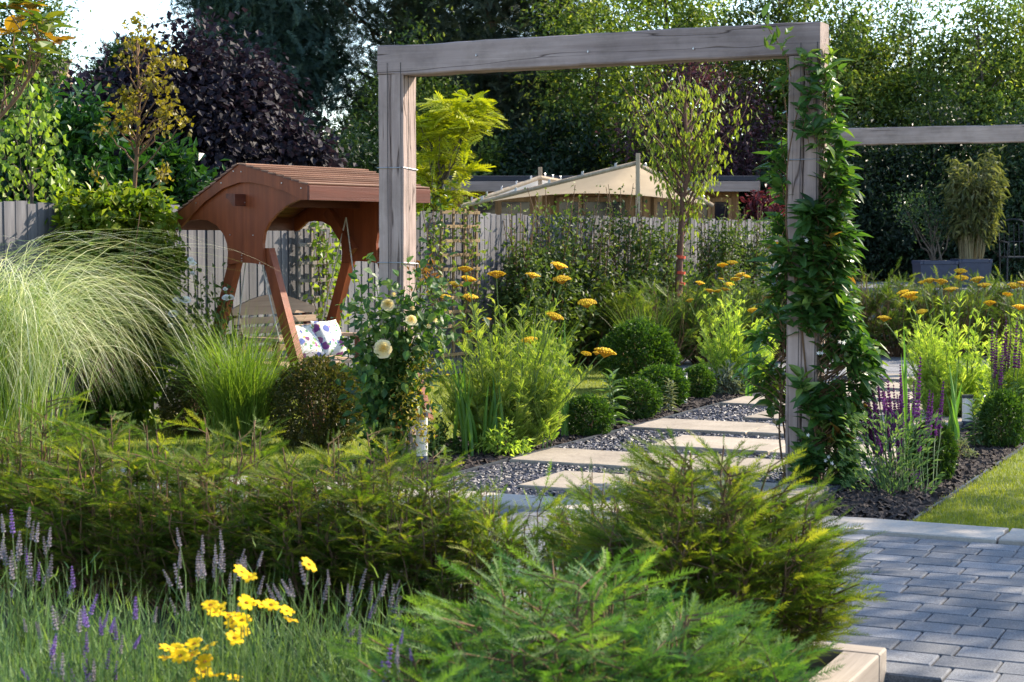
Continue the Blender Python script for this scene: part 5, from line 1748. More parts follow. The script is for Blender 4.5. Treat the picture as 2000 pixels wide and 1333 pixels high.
def yarrow(label, base, heads, Y, nshoot, spread, height, hs):
    root = thing('yarrow', label, 'yarrow', base)
    st, fm = MB(), MB()
    L = [[], [], [], [], []]
    def leafy(p, n, l0, lo, hi):
        f = lo + (hi - lo) * rng.random(n)
        k = f * (len(p) - 1)
        i = np.clip(k.astype(int), 0, len(p) - 2)
        pos = p[i] + (p[i + 1] - p[i]) * (k - i)[:, None]
        a = rng.uniform(0, 6.28, n)
        dr = unit(np.stack([np.cos(a), np.sin(a), rng.uniform(.7, 2.2, n)], -1))
        for l_, v_ in zip(L, (pos, dr, unit(UP + rng.normal(size=(n, 3)) * .3), l0 * (1.15 - .75 * f) * rng.uniform(.75, 1.2, n), np.clip(rng.normal(.5, .22, n), 0, 1))):
            l_.append(v_)
    for (a, b, wd) in heads:
        q = at(a, b, Y + rng.uniform(-.22, .22))
        s = base + np.array([(q[0] - base[0]) * .45, rng.uniform(-.12, .12), 0])
        p = curve_pts(s, q - UP * .03, 9, wob=.008)
        p[:, 0] += (q[0] - s[0]) * -.25 * np.sin(np.linspace(0, math.pi, 9))
        st.tube(p, .0065, .004, 6, .5)
        leafy(p, 20, .145, .10, .88)
        D = wd / FPX * Y * hs
        link_copy(YH[rng.integers(2)], 'flower_head', root, q, (rng.uniform(-.28, .28), rng.uniform(-.3, .3), rng.uniform(0, 6)), (D * rng.uniform(.88, 1.05), D, D * rng.uniform(.85, 1.1)))
    for k in range(nshoot):
        a, r_ = rng.uniform(0, 6.28), spread * math.sqrt(rng.random())
        hx = np.array([math.cos(a), math.sin(a) * .6, 0])
        p = curve_pts(base + hx * r_ * .4, base + hx * r_ * 1.1 + UP * height * rng.uniform(.45, 1.05) * (1 - .3 * r_ / spread), 8, wob=.01)
        st.tube(p, .005, .0025, 5, .6)
        leafy(p, 36, .155, .02, 1.0)
    fm.leaves(FERN, *[np.concatenate(v) for v in L])
    fm.build('foliage', M['fern'], root)
    st.build('stem', M['stem'], root)
    return root
HC = [(909, 526, 28), (915, 545, 32), (890, 556, 27), (868, 580, 26), (918, 581, 36), (970, 536, 36), (1041, 538, 30), (1092, 519, 36), (1097, 546, 38), (1146, 592, 40), (1083, 618, 37), (1033, 665, 35), (1145, 691, 22), (1182, 688, 42), (951, 625, 18), (916, 648, 14), (1165, 690, 16)]
yarrow('big golden yarrow clump with flat flower heads left of the path, right of the rose', gnd(988, 882), HC, 12.7, 84, .50, 1.14, .98)
HM = [(1411, 518, 21), (1430, 513, 21), (1445, 537, 22), (1436, 546, 20), (1367, 553, 20), (1424, 556, 20), (1386, 568, 20), (1402, 569, 16), (1416, 565, 17), (1347, 587, 18), (1471, 607, 24), (1458, 540, 16), (1408, 545, 12)]
yarrow('farther yarrow clump half behind the climber covered post', place(None, 1440, 0, 17.6), HM, 17.6, 46, .42, 1.0, 1.0)
HR = [(1816, 548, 26), (1838, 550, 25), (1857, 565, 27), (1878, 543, 27), (1876, 530, 27), (1908, 546, 27), (1922, 557, 25), (1933, 592, 25), (1763, 571, 24), (1776, 576, 34), (1782, 583, 22), (1801, 609, 24), (1727, 622, 26), (1800, 552, 14)]
yarrow('tall yarrow clump in the right bed behind the purple salvia', place(None, 1868, 0, 15.0), HR, 15.0, 60, .46, 1.05, 1.0)
yarrow('yarrow clump cut by the right edge of the view', place(None, 2000, 0, 14.4), [(1981, 558, 28), (1992, 600, 28), (1968, 575, 20), (1999, 555, 24)], 14.4, 46, .36, .98, 1.0)

# ================================================================== SALVIA, LAVENDER, COREOPSIS
def floret_spike(n, L, r0, mat, name, gap=1.0, blobs=5, seed=1):
    """A flower spike of unit height L made of whorls of small pointed florets."""
    mb = MB()
    r = np.random.default_rng(seed)
    mb.tube([(0, 0, -L * .15), (0, 0, L)], r0 * .14, r0 * .08, 5, .1)
    for i in range(n):
        z = L * (i + .3) / n
        rad = r0 * (1 - .62 * (i / n) ** 1.4)
        for k in range(blobs):
            a = k * 6.283 / blobs + i * .7 + r.uniform(-.3, .3)
            d = np.array([math.cos(a), math.sin(a), r.uniform(.2, .9)])
            d /= np.linalg.norm(d)
            t = np.array([-math.sin(a), math.cos(a), 0]) * rad * .42
            u = np.array([0, 0, rad * .40])
            c = np.array([0, 0, z])
            m = c + d * rad * .55
            mb.add([c, m - t, m + u, m + t, m - u, c + d * rad * 1.12], [np.array([[0, 2, 1], [0, 3, 2], [0, 4, 3], [0, 1, 4], [5, 1, 2], [5, 2, 3], [5, 3, 4], [5, 4, 1]])], r.random())
    return mb.mesh(name, M[mat])
SVM = [floret_spike(16, 1.0, .062, 'salvia', 'flower_spike', blobs=5, seed=s) for s in (1, 2)]
def salvia(label, base, tips, Y, ls, leafy_h, nleaf):
    root = thing('salvia', label, 'salvia', base)
    st, fm = MB(), MB()
    for (a, b, l) in tips:
        q = at(a, b, Y + rng.uniform(-.15, .15))
        s = base + np.array([(q[0] - base[0]) * .55, rng.uniform(-.12, .12), 0])
        d = unit(q - s)
        lw = l / FPX * Y
        st.tube(curve_pts(s, q - d * lw * .5, 6, wob=.006), .004, .0025, 5, .3)
        link_copy(SVM[rng.integers(2)], 'flower_spike', root, q - d * lw, quat=Vector((0, 0, 1)).rotation_difference(Vector(d)), scale=(lw * .9, lw * .9, lw))
    n = nleaf
    a = rng.uniform(0, 6.28, n)
    r_ = ls * np.sqrt(rng.random(n))
    pos = base + np.stack([np.cos(a) * r_, np.sin(a) * r_ * .7, leafy_h * rng.random(n)], -1)
    fm.leaves(leaf_flat(.32, droop=.2), pos, unit(np.stack([np.cos(a) * .6, np.sin(a) * .6, rng.uniform(.1, 1.2, n)], -1)), unit(UP + rng.normal(size=(n, 3)) * .5), .055 * rng.uniform(.5, 1.2, n), rng.random(n))
    fm.build('foliage', M['lav_leaf'], root)
    st.build('stem', M['stem'], root)
    return root
ST = [(1699, 716, 95), (1711, 715, 80), (1718, 716, 100), (1733, 731, 120), (1758, 711, 100), (1798, 696, 130), (1785, 744, 90), (1745, 751, 100), (1816, 761, 110), (1843, 744, 120), (1688, 797, 90), (1675, 793, 90), (1775, 758, 80), (1760, 811, 80), (1822, 767, 100), (1795, 821, 100), (1725, 754, 110), (1705, 768, 110), (1692, 760, 80), (1740, 790, 90), (1715, 800, 90), (1680, 830, 70), (1830, 800, 80), (1752, 770, 90), (1790, 900, 110), (1802, 905, 80)]
ST += [(rng.uniform(1672, 1770), rng.uniform(720, 830), rng.uniform(75, 120)) for _ in range(20)]
salvia('purple salvia clump with many slim spikes beside the right arch post', gnd(1740, 966), ST, 11.05, .30, .48, 700)
salvia('second purple salvia behind the right yarrow, near the right edge', place(None, 1962, 0, 14.2), [(1938, 620, 90), (1965, 619, 90), (1947, 645, 90), (1963, 648, 80), (1987, 620, 100), (1975, 640, 80), (1953, 690, 70), (1995, 640, 80), (1958, 665, 90), (1942, 672, 70)], 14.2, .2, .4, 300)

LVM = {m_: floret_spike(8, 1.0, .13, m_, 'flower_spike', blobs=6, seed=9) for m_ in ('lav_grey', 'lav_vivid')}
def lavender(label, px, Y, n, spikes, length, base=.03, spread=.16, lean=.9, group='lavender clumps at the front'):
    c = place(None, px, 0, Y, base)
    root = thing('lavender', label, 'lavender', c, group)
    az = rng.uniform(-3.14, 3.14, n)
    foot = c + np.stack([rng.normal(0, spread, n), rng.normal(0, spread * .8, n), rng.uniform(0, .18, n)], -1)
    mb = MB()
    blades(mb, foot, az, rng.uniform(.02, lean, n), rng.normal(0, .35, n), length * rng.uniform(.4, 1.1, n), rng.uniform(.0025, .0048, n), 3, np.clip(rng.normal(.42, .3, n), 0, 1))
    # short side leaves
    m = n
    f = foot[rng.integers(0, n, m)] + rng.normal(size=(m, 3)) * [.06, .06, .05] + UP * rng.uniform(.05, length * .7, m)[:, None]
    blades(mb, f, rng.uniform(-3.14, 3.14, m), rng.uniform(.2, .9, m), rng.normal(0, .4, m), .055 * rng.uniform(.6, 1.3, m), .0045, 2, rng.random(m))
    mb.build('foliage', M['lav_leaf'], root)
    st = MB()
    for (a, b, l, kind) in spikes:
        q = at(a, b, Y + rng.uniform(-.15, .15))
        s = c + np.array([(q[0] - c[0]) * .35 + rng.normal(0, .05), rng.normal(0, .05), .15])
        lw = l / FPX * Y
        d = unit(q - s)
        st.tube(curve_pts(s, q - d * lw * .8, 6, sag=rng.uniform(-.01, .02), wob=.006), .0022, .0018, 4, .5)
        link_copy(LVM['lav_vivid' if kind else 'lav_grey'], 'flower_spike', root, q - d * lw, quat=Vector((0, 0, 1)).rotation_difference(Vector(d)), scale=(lw, lw, lw))
    st.build('stem', M['stem'], root)
    return root
def rs(n, x0, x1, y0, y1, l0, l1, pv):
    return [(rng.uniform(x0, x1), rng.uniform(y0, y1), rng.uniform(l0, l1), rng.random() < pv) for _ in range(n)]
lavender('lavender clump with tall faded spikes at the left edge', 45, 5.3, 900, rs(16, -5, 105, 985, 1110, 38, 55, .15) + [(58, 990, 45, 0), (66, 1017, 40, 0), (75, 1020, 42, 0), (140, 1105, 48, 1), (50, 1065, 40, 1)] + rs(6, 0, 150, 1120, 1230, 30, 45, .4), .40, spread=.17)
lavender('lavender clump with vivid violet spikes at the lower left', 150, 4.75, 1200, [(190, 1160, 45, 1), (265, 1165, 50, 1), (195, 1205, 40, 1), (225, 1205, 40, 1), (215, 1265, 45, 1), (240, 1240, 40, 0), (160, 1265, 45, 1), (170, 1300, 40, 1), (110, 1315, 40, 1), (40, 1305, 35, 1), (75, 1215, 35, 0)] + rs(22, 90, 320, 1180, 1330, 32, 52, .6), .33, spread=.17, lean=.8)
lavender('lavender clump in front of the hedge with upright grey spikes', 400, 5.2, 800, [(345, 1030, 40, 0), (395, 1045, 40, 0), (430, 1035, 42, 0), (420, 1063, 40, 0), (340, 1100, 55, 0), (352, 1075, 40, 0), (385, 1085, 45, 0), (395, 1095, 40, 0), (417, 1090, 42, 0), (438, 1080, 40, 0), (478, 1072, 35, 0), (318, 1112, 40, 0)] + rs(14, 310, 520, 1060, 1180, 32, 48, .15), .38, spread=.2)
lavender('lavender clump below the hedge right of the yellow daisies', 640, 5.0, 1200, [(585, 1097, 50, 0), (565, 1130, 40, 0), (533, 1140, 40, 0), (520, 1140, 40, 0), (640, 1130, 45, 0), (715, 1110, 45, 0), (727, 1135, 40, 0), (757, 1120, 50, 0), (770, 1140, 50, 0), (677, 1200, 35, 1)] + rs(12, 520, 800, 1110, 1220, 30, 46, .1), .36, spread=.26)
lavender('lavender clump with one fat violet spike beside the lowest yew', 780, 4.35, 800, [(765, 1255, 75, 1), (745, 1290, 60, 1), (722, 1300, 55, 1)] + rs(6, 700, 840, 1200, 1300, 30, 45, .3), .34, spread=.16)

def daisy_mesh(seed):
    r = np.random.default_rng(seed)
    mb = MB()
    for k in range(8):
        a = k * .785 + r.uniform(-.12, .12)
        d, s = np.array([math.cos(a), math.sin(a), 0]), np.array([-math.sin(a), math.cos(a), 0])
        lift = r.uniform(-.05, .12)
        V = [d * .10 - s * .05, d * .10 + s * .05, d * .30 - s * .13 + UP * .05, d * .30 + s * .13 + UP * .05, d * .44 - s * .115 + UP * (.04 + lift), d * .44 + s * .115 + UP * (.04 + lift), d * .52 - s * .05 + UP * lift, d * .48 + UP * lift, d * .52 + s * .05 + UP * lift]
        mb.add(V, [np.array([[0, 1, 3, 2], [2, 3, 5, 4]]), np.array([[4, 7, 6], [4, 5, 7], [5, 8, 7]])], r.random())
    return mb.mesh('flower', M['gold'])
DM = [daisy_mesh(s) for s in (1, 2, 3)]
dmb = MB()
for k in range(14):
    a, q = k * 2.4, .11 * math.sqrt((k + .5) / 14)
    dmb.add(np.array([q * math.cos(a), q * math.sin(a), .035 * (1 - k / 16)]) + np.array([(.03, 0, 0), (0, .03, 0), (-.03, 0, 0), (0, -.03, 0), (0, 0, .04)]), [np.array([[0, 1, 4], [1, 2, 4], [2, 3, 4], [3, 0, 4]])], rng.random())
DDISC = dmb.mesh('flower_centre', M['disc'])
FL = [(472, 1118), (485, 1128), (603, 1103), (481, 1178), (511, 1182), (529, 1182), (560, 1194), (567, 1212), (411, 1182), (418, 1197), (446, 1202), (455, 1216), (472, 1212), (458, 1247), (473, 1233), (328, 1268), (324, 1286), (352, 1281), (379, 1258), (374, 1281), (409, 1263), (400, 1293), (398, 1313), (421, 1320), (458, 1325), (384, 1328), (345, 1268), (432, 1190)]
Yc = 4.55
cb = place(None, 455, 0, Yc, .03)
core = thing('coreopsis', 'clump of golden yellow daisies with thread fine leaves at the bottom left', 'flowering plant', cb)
st = MB()
for i, (a, b) in enumerate(FL):
    q = at(a, b, Yc + rng.uniform(-.12, .12))
    s = cb + np.array([(q[0] - cb[0]) * .5 + rng.normal(0, .02), rng.normal(0, .04), .12])
    st.tube(curve_pts(s, q, 6, wob=.004), .002, .0016, 4, .5)
    face = unit(np.array([rng.normal(0, .35), -.35 + rng.normal(0, .3), 1.0]))
    D = .048 * rng.uniform(.88, 1.1)
    qt = Vector((0, 0, 1)).rotation_difference(Vector(face))
    f = link_copy(DM[i % 3], 'flower', core, q, quat=qt, scale=(D, D, D))
    d = bpy.data.objects.new('flower_centre', DDISC)
    col.objects.link(d)
    d.parent = f
st.build('stem', M['stem'], core)
n = 5200
a = rng.uniform(0, 6.28, n)
r_ = .27 * np.sqrt(rng.random(n))
pos = cb + np.stack([np.cos(a) * r_ * 1.15, np.sin(a) * r_ * .8, .02 + (.30 - .25 * (r_ / .27) ** 2) * rng.random(n)], -1)
mb = MB()
blades(mb, pos, a + rng.normal(0, .8, n), rng.uniform(.05, .9, n), rng.normal(0, .5, n), rng.uniform(.03, .085, n), .0022, 2, rng.random(n))
mb.build('foliage', M['thread'], core)

# ================================================================== ROSES, LILIES, SMALL BORDER PLANTS
def rose_bloom(mat, seed, opened=1.0):
    r = np.random.default_rng(seed)
    mb = MB()
    for ring, (k, rad, h, tilt) in enumerate([(7, .50, .02, .30), (7, .42, .10, .75), (6, .31, .16, 1.05), (5, .20, .19, 1.25), (4, .10, .20, 1.4)]):
        for i in range(k):
            a = i * 6.283 / k + ring * .5 + r.uniform(-.15, .15)
            d, s = np.array([math.cos(a), math.sin(a), 0]), np.array([-math.sin(a), math.cos(a), 0])
            t = tilt / opened + r.uniform(-.12, .12)
            o_ = d * math.cos(t) + UP * math.sin(t)
            b0 = d * rad * .25 + UP * (h - .12)
            L, W = .42 * (.6 + rad), .30 * (.55 + rad)
            V = [b0, b0 + o_ * L * .5 - s * W + UP * .02, b0 + o_ * L * .55 - d * .04, b0 + o_ * L * .5 + s * W + UP * .02, b0 + o_ * L * .95 - s * W * .7, b0 + o_ * L * 1.06 + d * .03, b0 + o_ * L * .95 + s * W * .7]
            mb.add(V, [np.array([[0, 2, 1], [0, 3, 2]]), np.array([[1, 2, 5, 4], [2, 3, 6, 5]])], np.clip((1.0 - ring * .22) * r.uniform(.85, 1.1), 0, 1))
    return mb.mesh('flower', M[mat])
RB = [rose_bloom('cream', 1), rose_bloom('cream', 2, 1.25)]
WB = [rose_bloom('ivory', 3), rose_bloom('ivory', 4)]
LROSE = leaf_full(.62, .10)
def look(q, tilt=.25):
    return Vector((0, 0, 1)).rotation_difference(Vector(unit(CAM - q + UP * np.linalg.norm(CAM - q) * tilt)))
# the yellow rose on the left arch post
RBASE = uv(-1.47, -.16)
rose = thing('rose_bush', 'climbing rose with pale yellow blooms round the left arch post', 'rose', RBASE)
st = MB()
canes = []
for (a, b) in ((700, 545), (705, 620), (690, 650), (735, 560), (760, 585), (790, 560), (822, 520), (832, 560), (850, 600), (858, 640), (842, 580), (700, 700), (720, 720), (810, 600), (780, 640), (835, 660), (745, 610), (765, 700), (845, 560), (870, 610), (810, 720), (690, 600), (720, 600)):
    q = at(a, b, 11.95 + rng.uniform(-.25, .15))
    s = RBASE + np.array([rng.normal(0, .07), rng.uniform(-.08, .02), 0])
    p = curve_pts(s, q, 10, wob=.02)
    p[:, 0] += (q[0] - s[0]) * -.3 * np.sin(np.linspace(0, math.pi, 10))
    st.tube(p, .009, .003, 6, .3)
    canes.append(p)
CP = np.concatenate([p[3:] for p in canes])
n = 2000
pos = CP[rng.integers(0, len(CP), n)] + rng.normal(size=(n, 3)) * [.085, .07, .085]
pos = pos[~((np.abs((pos - RBASE) @ GR) < .10) & ((pos - RBASE) @ GG > .05))]
n = len(pos)
out = unit((pos - RBASE) * [1, 1, 0] + [0, -.25, 0])
dr = unit(out * .7 + rdirs(n) * .8 - UP * .15)
nr = unit(UP * .8 + out * .4 + rdirs(n) * .5)
size = .070 * rng.uniform(.7, 1.3, n)
tint = np.clip(.1 + .75 * rng.random(n) ** 1.4, 0, 1)
def leaf_parts(root, tmpl, mat, pos, dr, nr, size, tint, count, name='leaf', rest='dense_leaves', variants=5):
    """The `count` leaves nearest the viewer are parts of their own; the rest is one mesh."""
    order = np.argsort(np.linalg.norm(pos - CAM, axis=1))
    a, b = order[:count], order[count:]
    vs = []
    for k in range(variants):
        m_ = MB()
        m_.add(np.array(tmpl[0]), tmpl[1], (k + .5) / variants)
        vs.append(m_.mesh(name, mat))
    for i in a:
        s = float(size[i])
        link_copy(vs[min(variants - 1, int(tint[i] * variants))], name, root, pos[i], quat=frame_quat(dr[i], nr[i]), scale=(s, s, s))
    if len(b):
        m_ = MB()
        m_.leaves(tmpl, pos[b], dr[b], nr[b], size[b], tint[b])
        m_.build(rest, mat, root, kind='stuff')
leaf_parts(rose, LROSE, M['rose'], pos, dr, nr, size, tint, 290)
st.build('cane', M['stem'], rose)
for (a, b, dpx, k) in ((748, 682, 36, 0), (757, 596, 26, 1), (803, 626, 22, 1)):
    q = at(a, b, 11.62)
    D = dpx / FPX * 11.62 * .86
    link_copy(RB[k], 'flower', rose, q, quat=look(q, .05 if k == 0 else .5), scale=(D, D, D))
for (a, b) in ((769, 578), (806, 605), (850, 628), (838, 640)):
    q = at(a, b, 11.7)
    link_copy(RB[1], 'bud', rose, q, (0, 0, 0), (.035, .035, .062))
pb = MB()
n = 46
pos = at(826, 530, 11.9) + rng.normal(size=(n, 3)) * [.045, .05, .05]
pb.leaves(leaf_flat(.4), pos, unit(rdirs(n) + UP * .6), rdirs(n), .05 * rng.uniform(.6, 1.2, n), rng.random(n))
pos = at(790, 835, 11.8) + rng.normal(size=(n, 3)) * [.10, .05, .08]
pb.leaves(leaf_flat(.4), pos, unit(rdirs(n) + UP * .6), rdirs(n), .05 * rng.uniform(.6, 1.2, n), rng.random(n))
yb = MB()
n = 520
f = rng.random(n)
pos = np.array([at(808 + 22 * math.sin(q * 9), 690 + 165 * q, 11.85) for q in f]) + rng.normal(size=(n, 3)) * [.06, .06, .05]
yb.leaves(leaf_flat(.5), pos, unit(rdirs(n) + UP * .2), unit(rdirs(n) + UP * .5), .034 * rng.uniform(.6, 1.3, n), rng.random(n))
yb.build('yellowing_leaves', M['yellowing'], rose, kind='stuff')
pb.build('red_shoots', M['bronze'], rose, kind='stuff')
# white rose beside the fence
c = place(None, 385, 0, 14.3)
wr = thing('rose_bush', 'shrub rose with white blooms in front of the fence left of the swing seat', 'rose', c)
mb = bush_mesh(c + UP * .55, np.array([.30, .28, .50]), 36, 30, .055, LF_BROAD, .25, .0)
tips = [at(a, b, 14.3) for a, b in ((363, 588), (342, 588), (338, 615), (440, 580), (375, 520), (392, 545), (445, 555), (415, 535), (330, 640), (378, 510))]
for q in tips:
    m = 30
    f = rng.uniform(.45, 1.0, m)[:, None]
    mb.leaves(LF_BROAD, c + UP * .2 + (q - c - UP * .2) * f + rng.normal(size=(m, 3)) * .05, unit(rdirs(m)), unit(rdirs(m) + UP), .055 * rng.uniform(.6, 1.2, m), rng.random(m) * .7)
mb.build('foliage', M['shrub'], wr)
stems_mesh(c, tips, .008, .003).build('stem', M['stem'], wr)
for i, (a, b, dpx) in enumerate(((363, 587, 18), (345, 588, 15), (338, 614, 18), (442, 583, 16), (450, 582, 14), (376, 515, 14), (372, 508, 12), (376, 535, 10), (440, 565, 9), (333, 637, 12))):
    q = at(a, b, 14.2)
    D = dpx / FPX * 14.2 * .95
    link_copy(WB[i % 2], 'flower', wr, q, quat=look(q, 1.6), scale=(D, D, D))

LLIL = leaf_full(.22, .25)
def lily(label, px, Y, stems, mat='lily', ls=.10, base=0.0, nleaf=26, cat='lily'):
    c = place(None, px, 0, Y, base)
    root = thing('lily_plant', label, cat, c)
    st = MB()
    L = [[], [], [], [], []]
    for (a, b) in stems:
        q = at(a, b, Y + rng.uniform(-.1, .1))
        p = curve_pts(c + [(q[0] - c[0]) * .5, 0, 0], q, 8, wob=.004)
        st.tube(p, .006, .003, 5, .4)
        n = nleaf
        f = np.linspace(.12, 1, n)
        k = f * 7
        i = np.clip(k.astype(int), 0, 6)
        pos = p[i] + (p[i + 1] - p[i]) * (k - i)[:, None]
        az = np.arange(n) * 2.4
        el = .1 + .8 * f ** 3
        for l_, v_ in zip(L, (pos, np.stack([np.cos(az) * np.cos(el), np.sin(az) * np.cos(el), np.sin(el)], -1), np.tile(UP, (n, 1)) + rng.normal(size=(n, 3)) * .15, ls * rng.uniform(.75, 1.15, n) * (1.1 - .4 * f), np.clip(.3 + .5 * rng.random(n), 0, 1))):
            l_.append(v_)
    A_ = [np.concatenate(v) for v in L]
    order = np.arange(len(A_[0]))
    m_ = MB()
    m_.add(np.array(LLIL[0]), LLIL[1], .55)
    me = m_.mesh('leaf', M[mat])
    for i in order:
        s = float(A_[3][i])
        link_copy(me, 'leaf', root, A_[0][i], quat=frame_quat(A_[1][i], A_[2][i]), scale=(s * 1.15, s, s))
    st.build('stem', M['stem'], root)
    return root
lily('leafy lily stem with drooping leaves between two small box balls', 1196, 14.2, [(1198, 735), (1190, 742)], 'lily', .17)
lily('slender narrow leaved herb in front of the widest small box ball', 1309, 15.5, [(1306, 745), (1314, 750)], 'sage', .085, nleaf=34, cat='herb')
lily('group of lily stems with pointed leaves in the right bed', 1918, 12.9, [(1900, 790), (1922, 780), (1942, 800), (1930, 815), (1910, 812)], 'lily', .12)
lily('small lily stem with a pale bud at the foot of the rose', 852, 12.2, [(848, 830), (858, 835)], 'lily', .10, nleaf=16)
def tuft(name, label, c, R, n, ls, mat, tmpl, cat='perennial'):
    root = thing(name, label, cat, c)
    mb = bush_mesh(c + UP * R * .75, np.array([R, R, R * .75]), 16, n // 16, ls, tmpl, .22, .0)
    mb.build('foliage', M[mat], root)
    stems_mesh(c, [c + UP * R + rdirs(1)[0] * R * .5 for _ in range(8)], .005, .002).build('stem', M['twig'], root)
tuft('sage_plant', 'silvery leaved sage tuft right of the last small box ball on the left', place(None, 1407, 0, 17.3), .19, 500, .07, 'sage', leaf_flat(.35))
tuft('dry_tuft', 'brownish dying tuft between the salvia box and the lilies', place(None, 1880, 0, 12.2), .09, 300, .04, 'sage', leaf_flat(.25))
tuft('green_perennial', 'dark leafy perennial under the right yarrow by the far lawn', place(None, 1975, 0, 15.6), .28, 600, .07, 'green', leaf_flat(.45))
tuft('green_perennial', 'low leafy perennial under the big yarrow beside the bark', place(None, 870, 0, 12.5), .15, 500, .05, 'green', leaf_flat(.35))
tuft('green_perennial', 'low leaves at the foot of the big yarrow', place(None, 985, 0, 12.4), .16, 500, .05, 'fern', leaf_flat(.35))

# ================================================================== PLANTERS AND CHAIR ON THE TERRACE
def planter(label, px, Y, wpx, top, bot):
    x = XY(px, Y)
    w_ = wpx / FPX * Y / 2
    zb, zt_ = .852, Z(top, Y)
    root = thing('planter', label, 'planter', (x, Y, zb))
    mb = MB()
    t = .88
    mb.hexa([(x - w_ * t, Y - w_ * t, zb), (x + w_ * t, Y - w_ * t, zb), (x + w_ * t, Y + w_ * t, zb), (x - w_ * t, Y + w_ * t, zb), (x - w_ * .97, Y - w_ * .97, zt_ - .06), (x + w_ * .97, Y - w_ * .97, zt_ - .06), (x + w_ * .97, Y + w_ * .97, zt_ - .06), (x - w_ * .97, Y + w_ * .97, zt_ - .06)])
    mb.build('body', M['navy'], root)
    mb = MB()
    for s in (-1, 1):
        mb.box((x + s * (w_ - .025), Y, zt_ - .03), (.025, 0, 0), (0, w_, 0), (0, 0, .029), .006)
        mb.box((x, Y + s * (w_ - .025), zt_ - .03), (w_ - .051, 0, 0), (0, .025, 0), (0, 0, .029), .006)
    mb.build('rim', M['navy'], root)
    mb = MB()
    mb.add([(x - w_ * .9, Y - w_ * .9, zt_ - .045), (x + w_ * .9, Y - w_ * .9, zt_ - .045), (x + w_ * .9, Y + w_ * .9, zt_ - .045), (x - w_ * .9, Y + w_ * .9, zt_ - .045)], [np.array([[0, 1, 2, 3]])])
    mb.build('soil', M['soil'], root)
    return x, zt_ - .045
PY = 26.2
px_, pz = planter('navy square planter holding the bay shrub', 1825, PY, 74, 509, 570)
qx, qz = planter('navy square planter holding the bamboo', 1896, PY, 66, 506, 570)
bay = thing('bay_shrub', 'open bay shrub growing in the left planter', 'shrub', (px_, PY, pz))
tips = [at(a, b, PY + rng.uniform(-.15, .15)) for a, b in ((1800, 400), (1815, 380), (1830, 420), (1775, 415), (1845, 425), (1790, 440), (1820, 445), (1850, 445), (1805, 415), (1870, 420), (1835, 455), (1765, 400))]
mb = MB()
for q in tips:
    n = 95
    mb.leaves(LF_MID, q + rng.normal(size=(n, 3)) * [.12, .12, .12], rdirs(n, .2), unit(rdirs(n) + UP), .062 * rng.uniform(.6, 1.2, n), rng.random(n))
mb.build('foliage', M['bay'], bay)
stems_mesh(np.array([px_, PY, pz]), tips, .016, .005, .03).build('stem', M['trunk'], bay)
bam = thing('bamboo', 'tall clipped bamboo with tufted tops in the right planter', 'bamboo', (qx, PY, qz))
st, mb = MB(), MB()
for k in range(60):
    a, r_ = rng.uniform(0, 6.28), .18 * math.sqrt(rng.random())
    s = np.array([qx + r_ * math.cos(a), PY + r_ * math.sin(a), qz])
    h = rng.uniform(.9, 1.55)
    e = s + np.array([math.cos(a) * .22 * h * rng.random(), math.sin(a) * .2 * h * rng.random(), h])
    p = curve_pts(s, e, 7, wob=.01)
    st.tube(p, .008, .003, 5, rng.random())
    n = 48
    f = np.clip(1 - .62 * rng.random(n) ** 1.3, 0, 1)
    pos = s + (e - s) * f[:, None] + rng.normal(size=(n, 3)) * .07
    dr = unit(rdirs(n) * .8 + (e - s) * .1 - UP * .5 + np.array([math.cos(a), math.sin(a), 0]) * .5)
    mb.leaves(leaf_flat(.13, droop=.3), pos, dr, unit(UP + rdirs(n) * .5), .16 * rng.uniform(.6, 1.25, n), rng.random(n))
st.build('cane', M['cane'], bam)
mb.build('foliage', M['bamboo'], bam)
# wrought iron chair
cx = XY(1988, 26.0)
ch = thing('iron_chair', 'dark wrought iron garden chair at the right edge of the terrace', 'chair', (cx, 26.0, .852))
zb, sw = .852, .22
mb = MB()
for sx in (-1, 1):
    mb.tube(curve_pts((cx + sx * sw, 25.8, zb), (cx + sx * sw, 25.8, zb + .44), 5, wob=.0), .012, sides=6)
    mb.tube([(cx + sx * sw, 26.2, zb), (cx + sx * sw, 26.2, zb + .45), (cx + sx * sw * 1.05, 26.28, zb + .95)], .012, sides=6)
mb.build('leg', M['black'], ch)
mb = MB()
mb.box((cx, 26.0, zb + .45), (sw, 0, 0), (0, .21, 0), (0, 0, .012), .004)
mb.build('seat', M['black'], ch)
mb = MB()
mb.tube([(cx + sw * 1.05 * math.cos(t), 26.28 + .0 * t, zb + .86 + .16 * math.sin(t)) for t in np.linspace(0, math.pi, 11)], .012, sides=6)
for k in range(5):
    mb.tube([(cx - .15 + .075 * k, 26.2, zb + .46), (cx - .15 + .075 * k, 26.28, zb + .95)], .006, sides=5)
mb.tube([(cx - sw, 26.24, zb + .68), (cx + sw, 26.24, zb + .68)], .007, sides=5)
mb.build('backrest', M['black'], ch)
for sx in (-1, 1):
    mb = MB()
    mb.tube([(cx + sx * sw, 26.23, zb + .68), (cx + sx * (sw + .04), 26.0, zb + .69), (cx + sx * sw, 25.78, zb + .66), (cx + sx * sw, 25.8, zb + .45)], .011, sides=6)
    mb.build('armrest', M['black'], ch)

# ================================================================== THE CLIMBER ON THE RIGHT POST
PR = uv(1.4735, 0)
vine = thing('climbing_evergreen', 'glossy leaved evergreen climber wound round the right oak post', 'climber', PR)
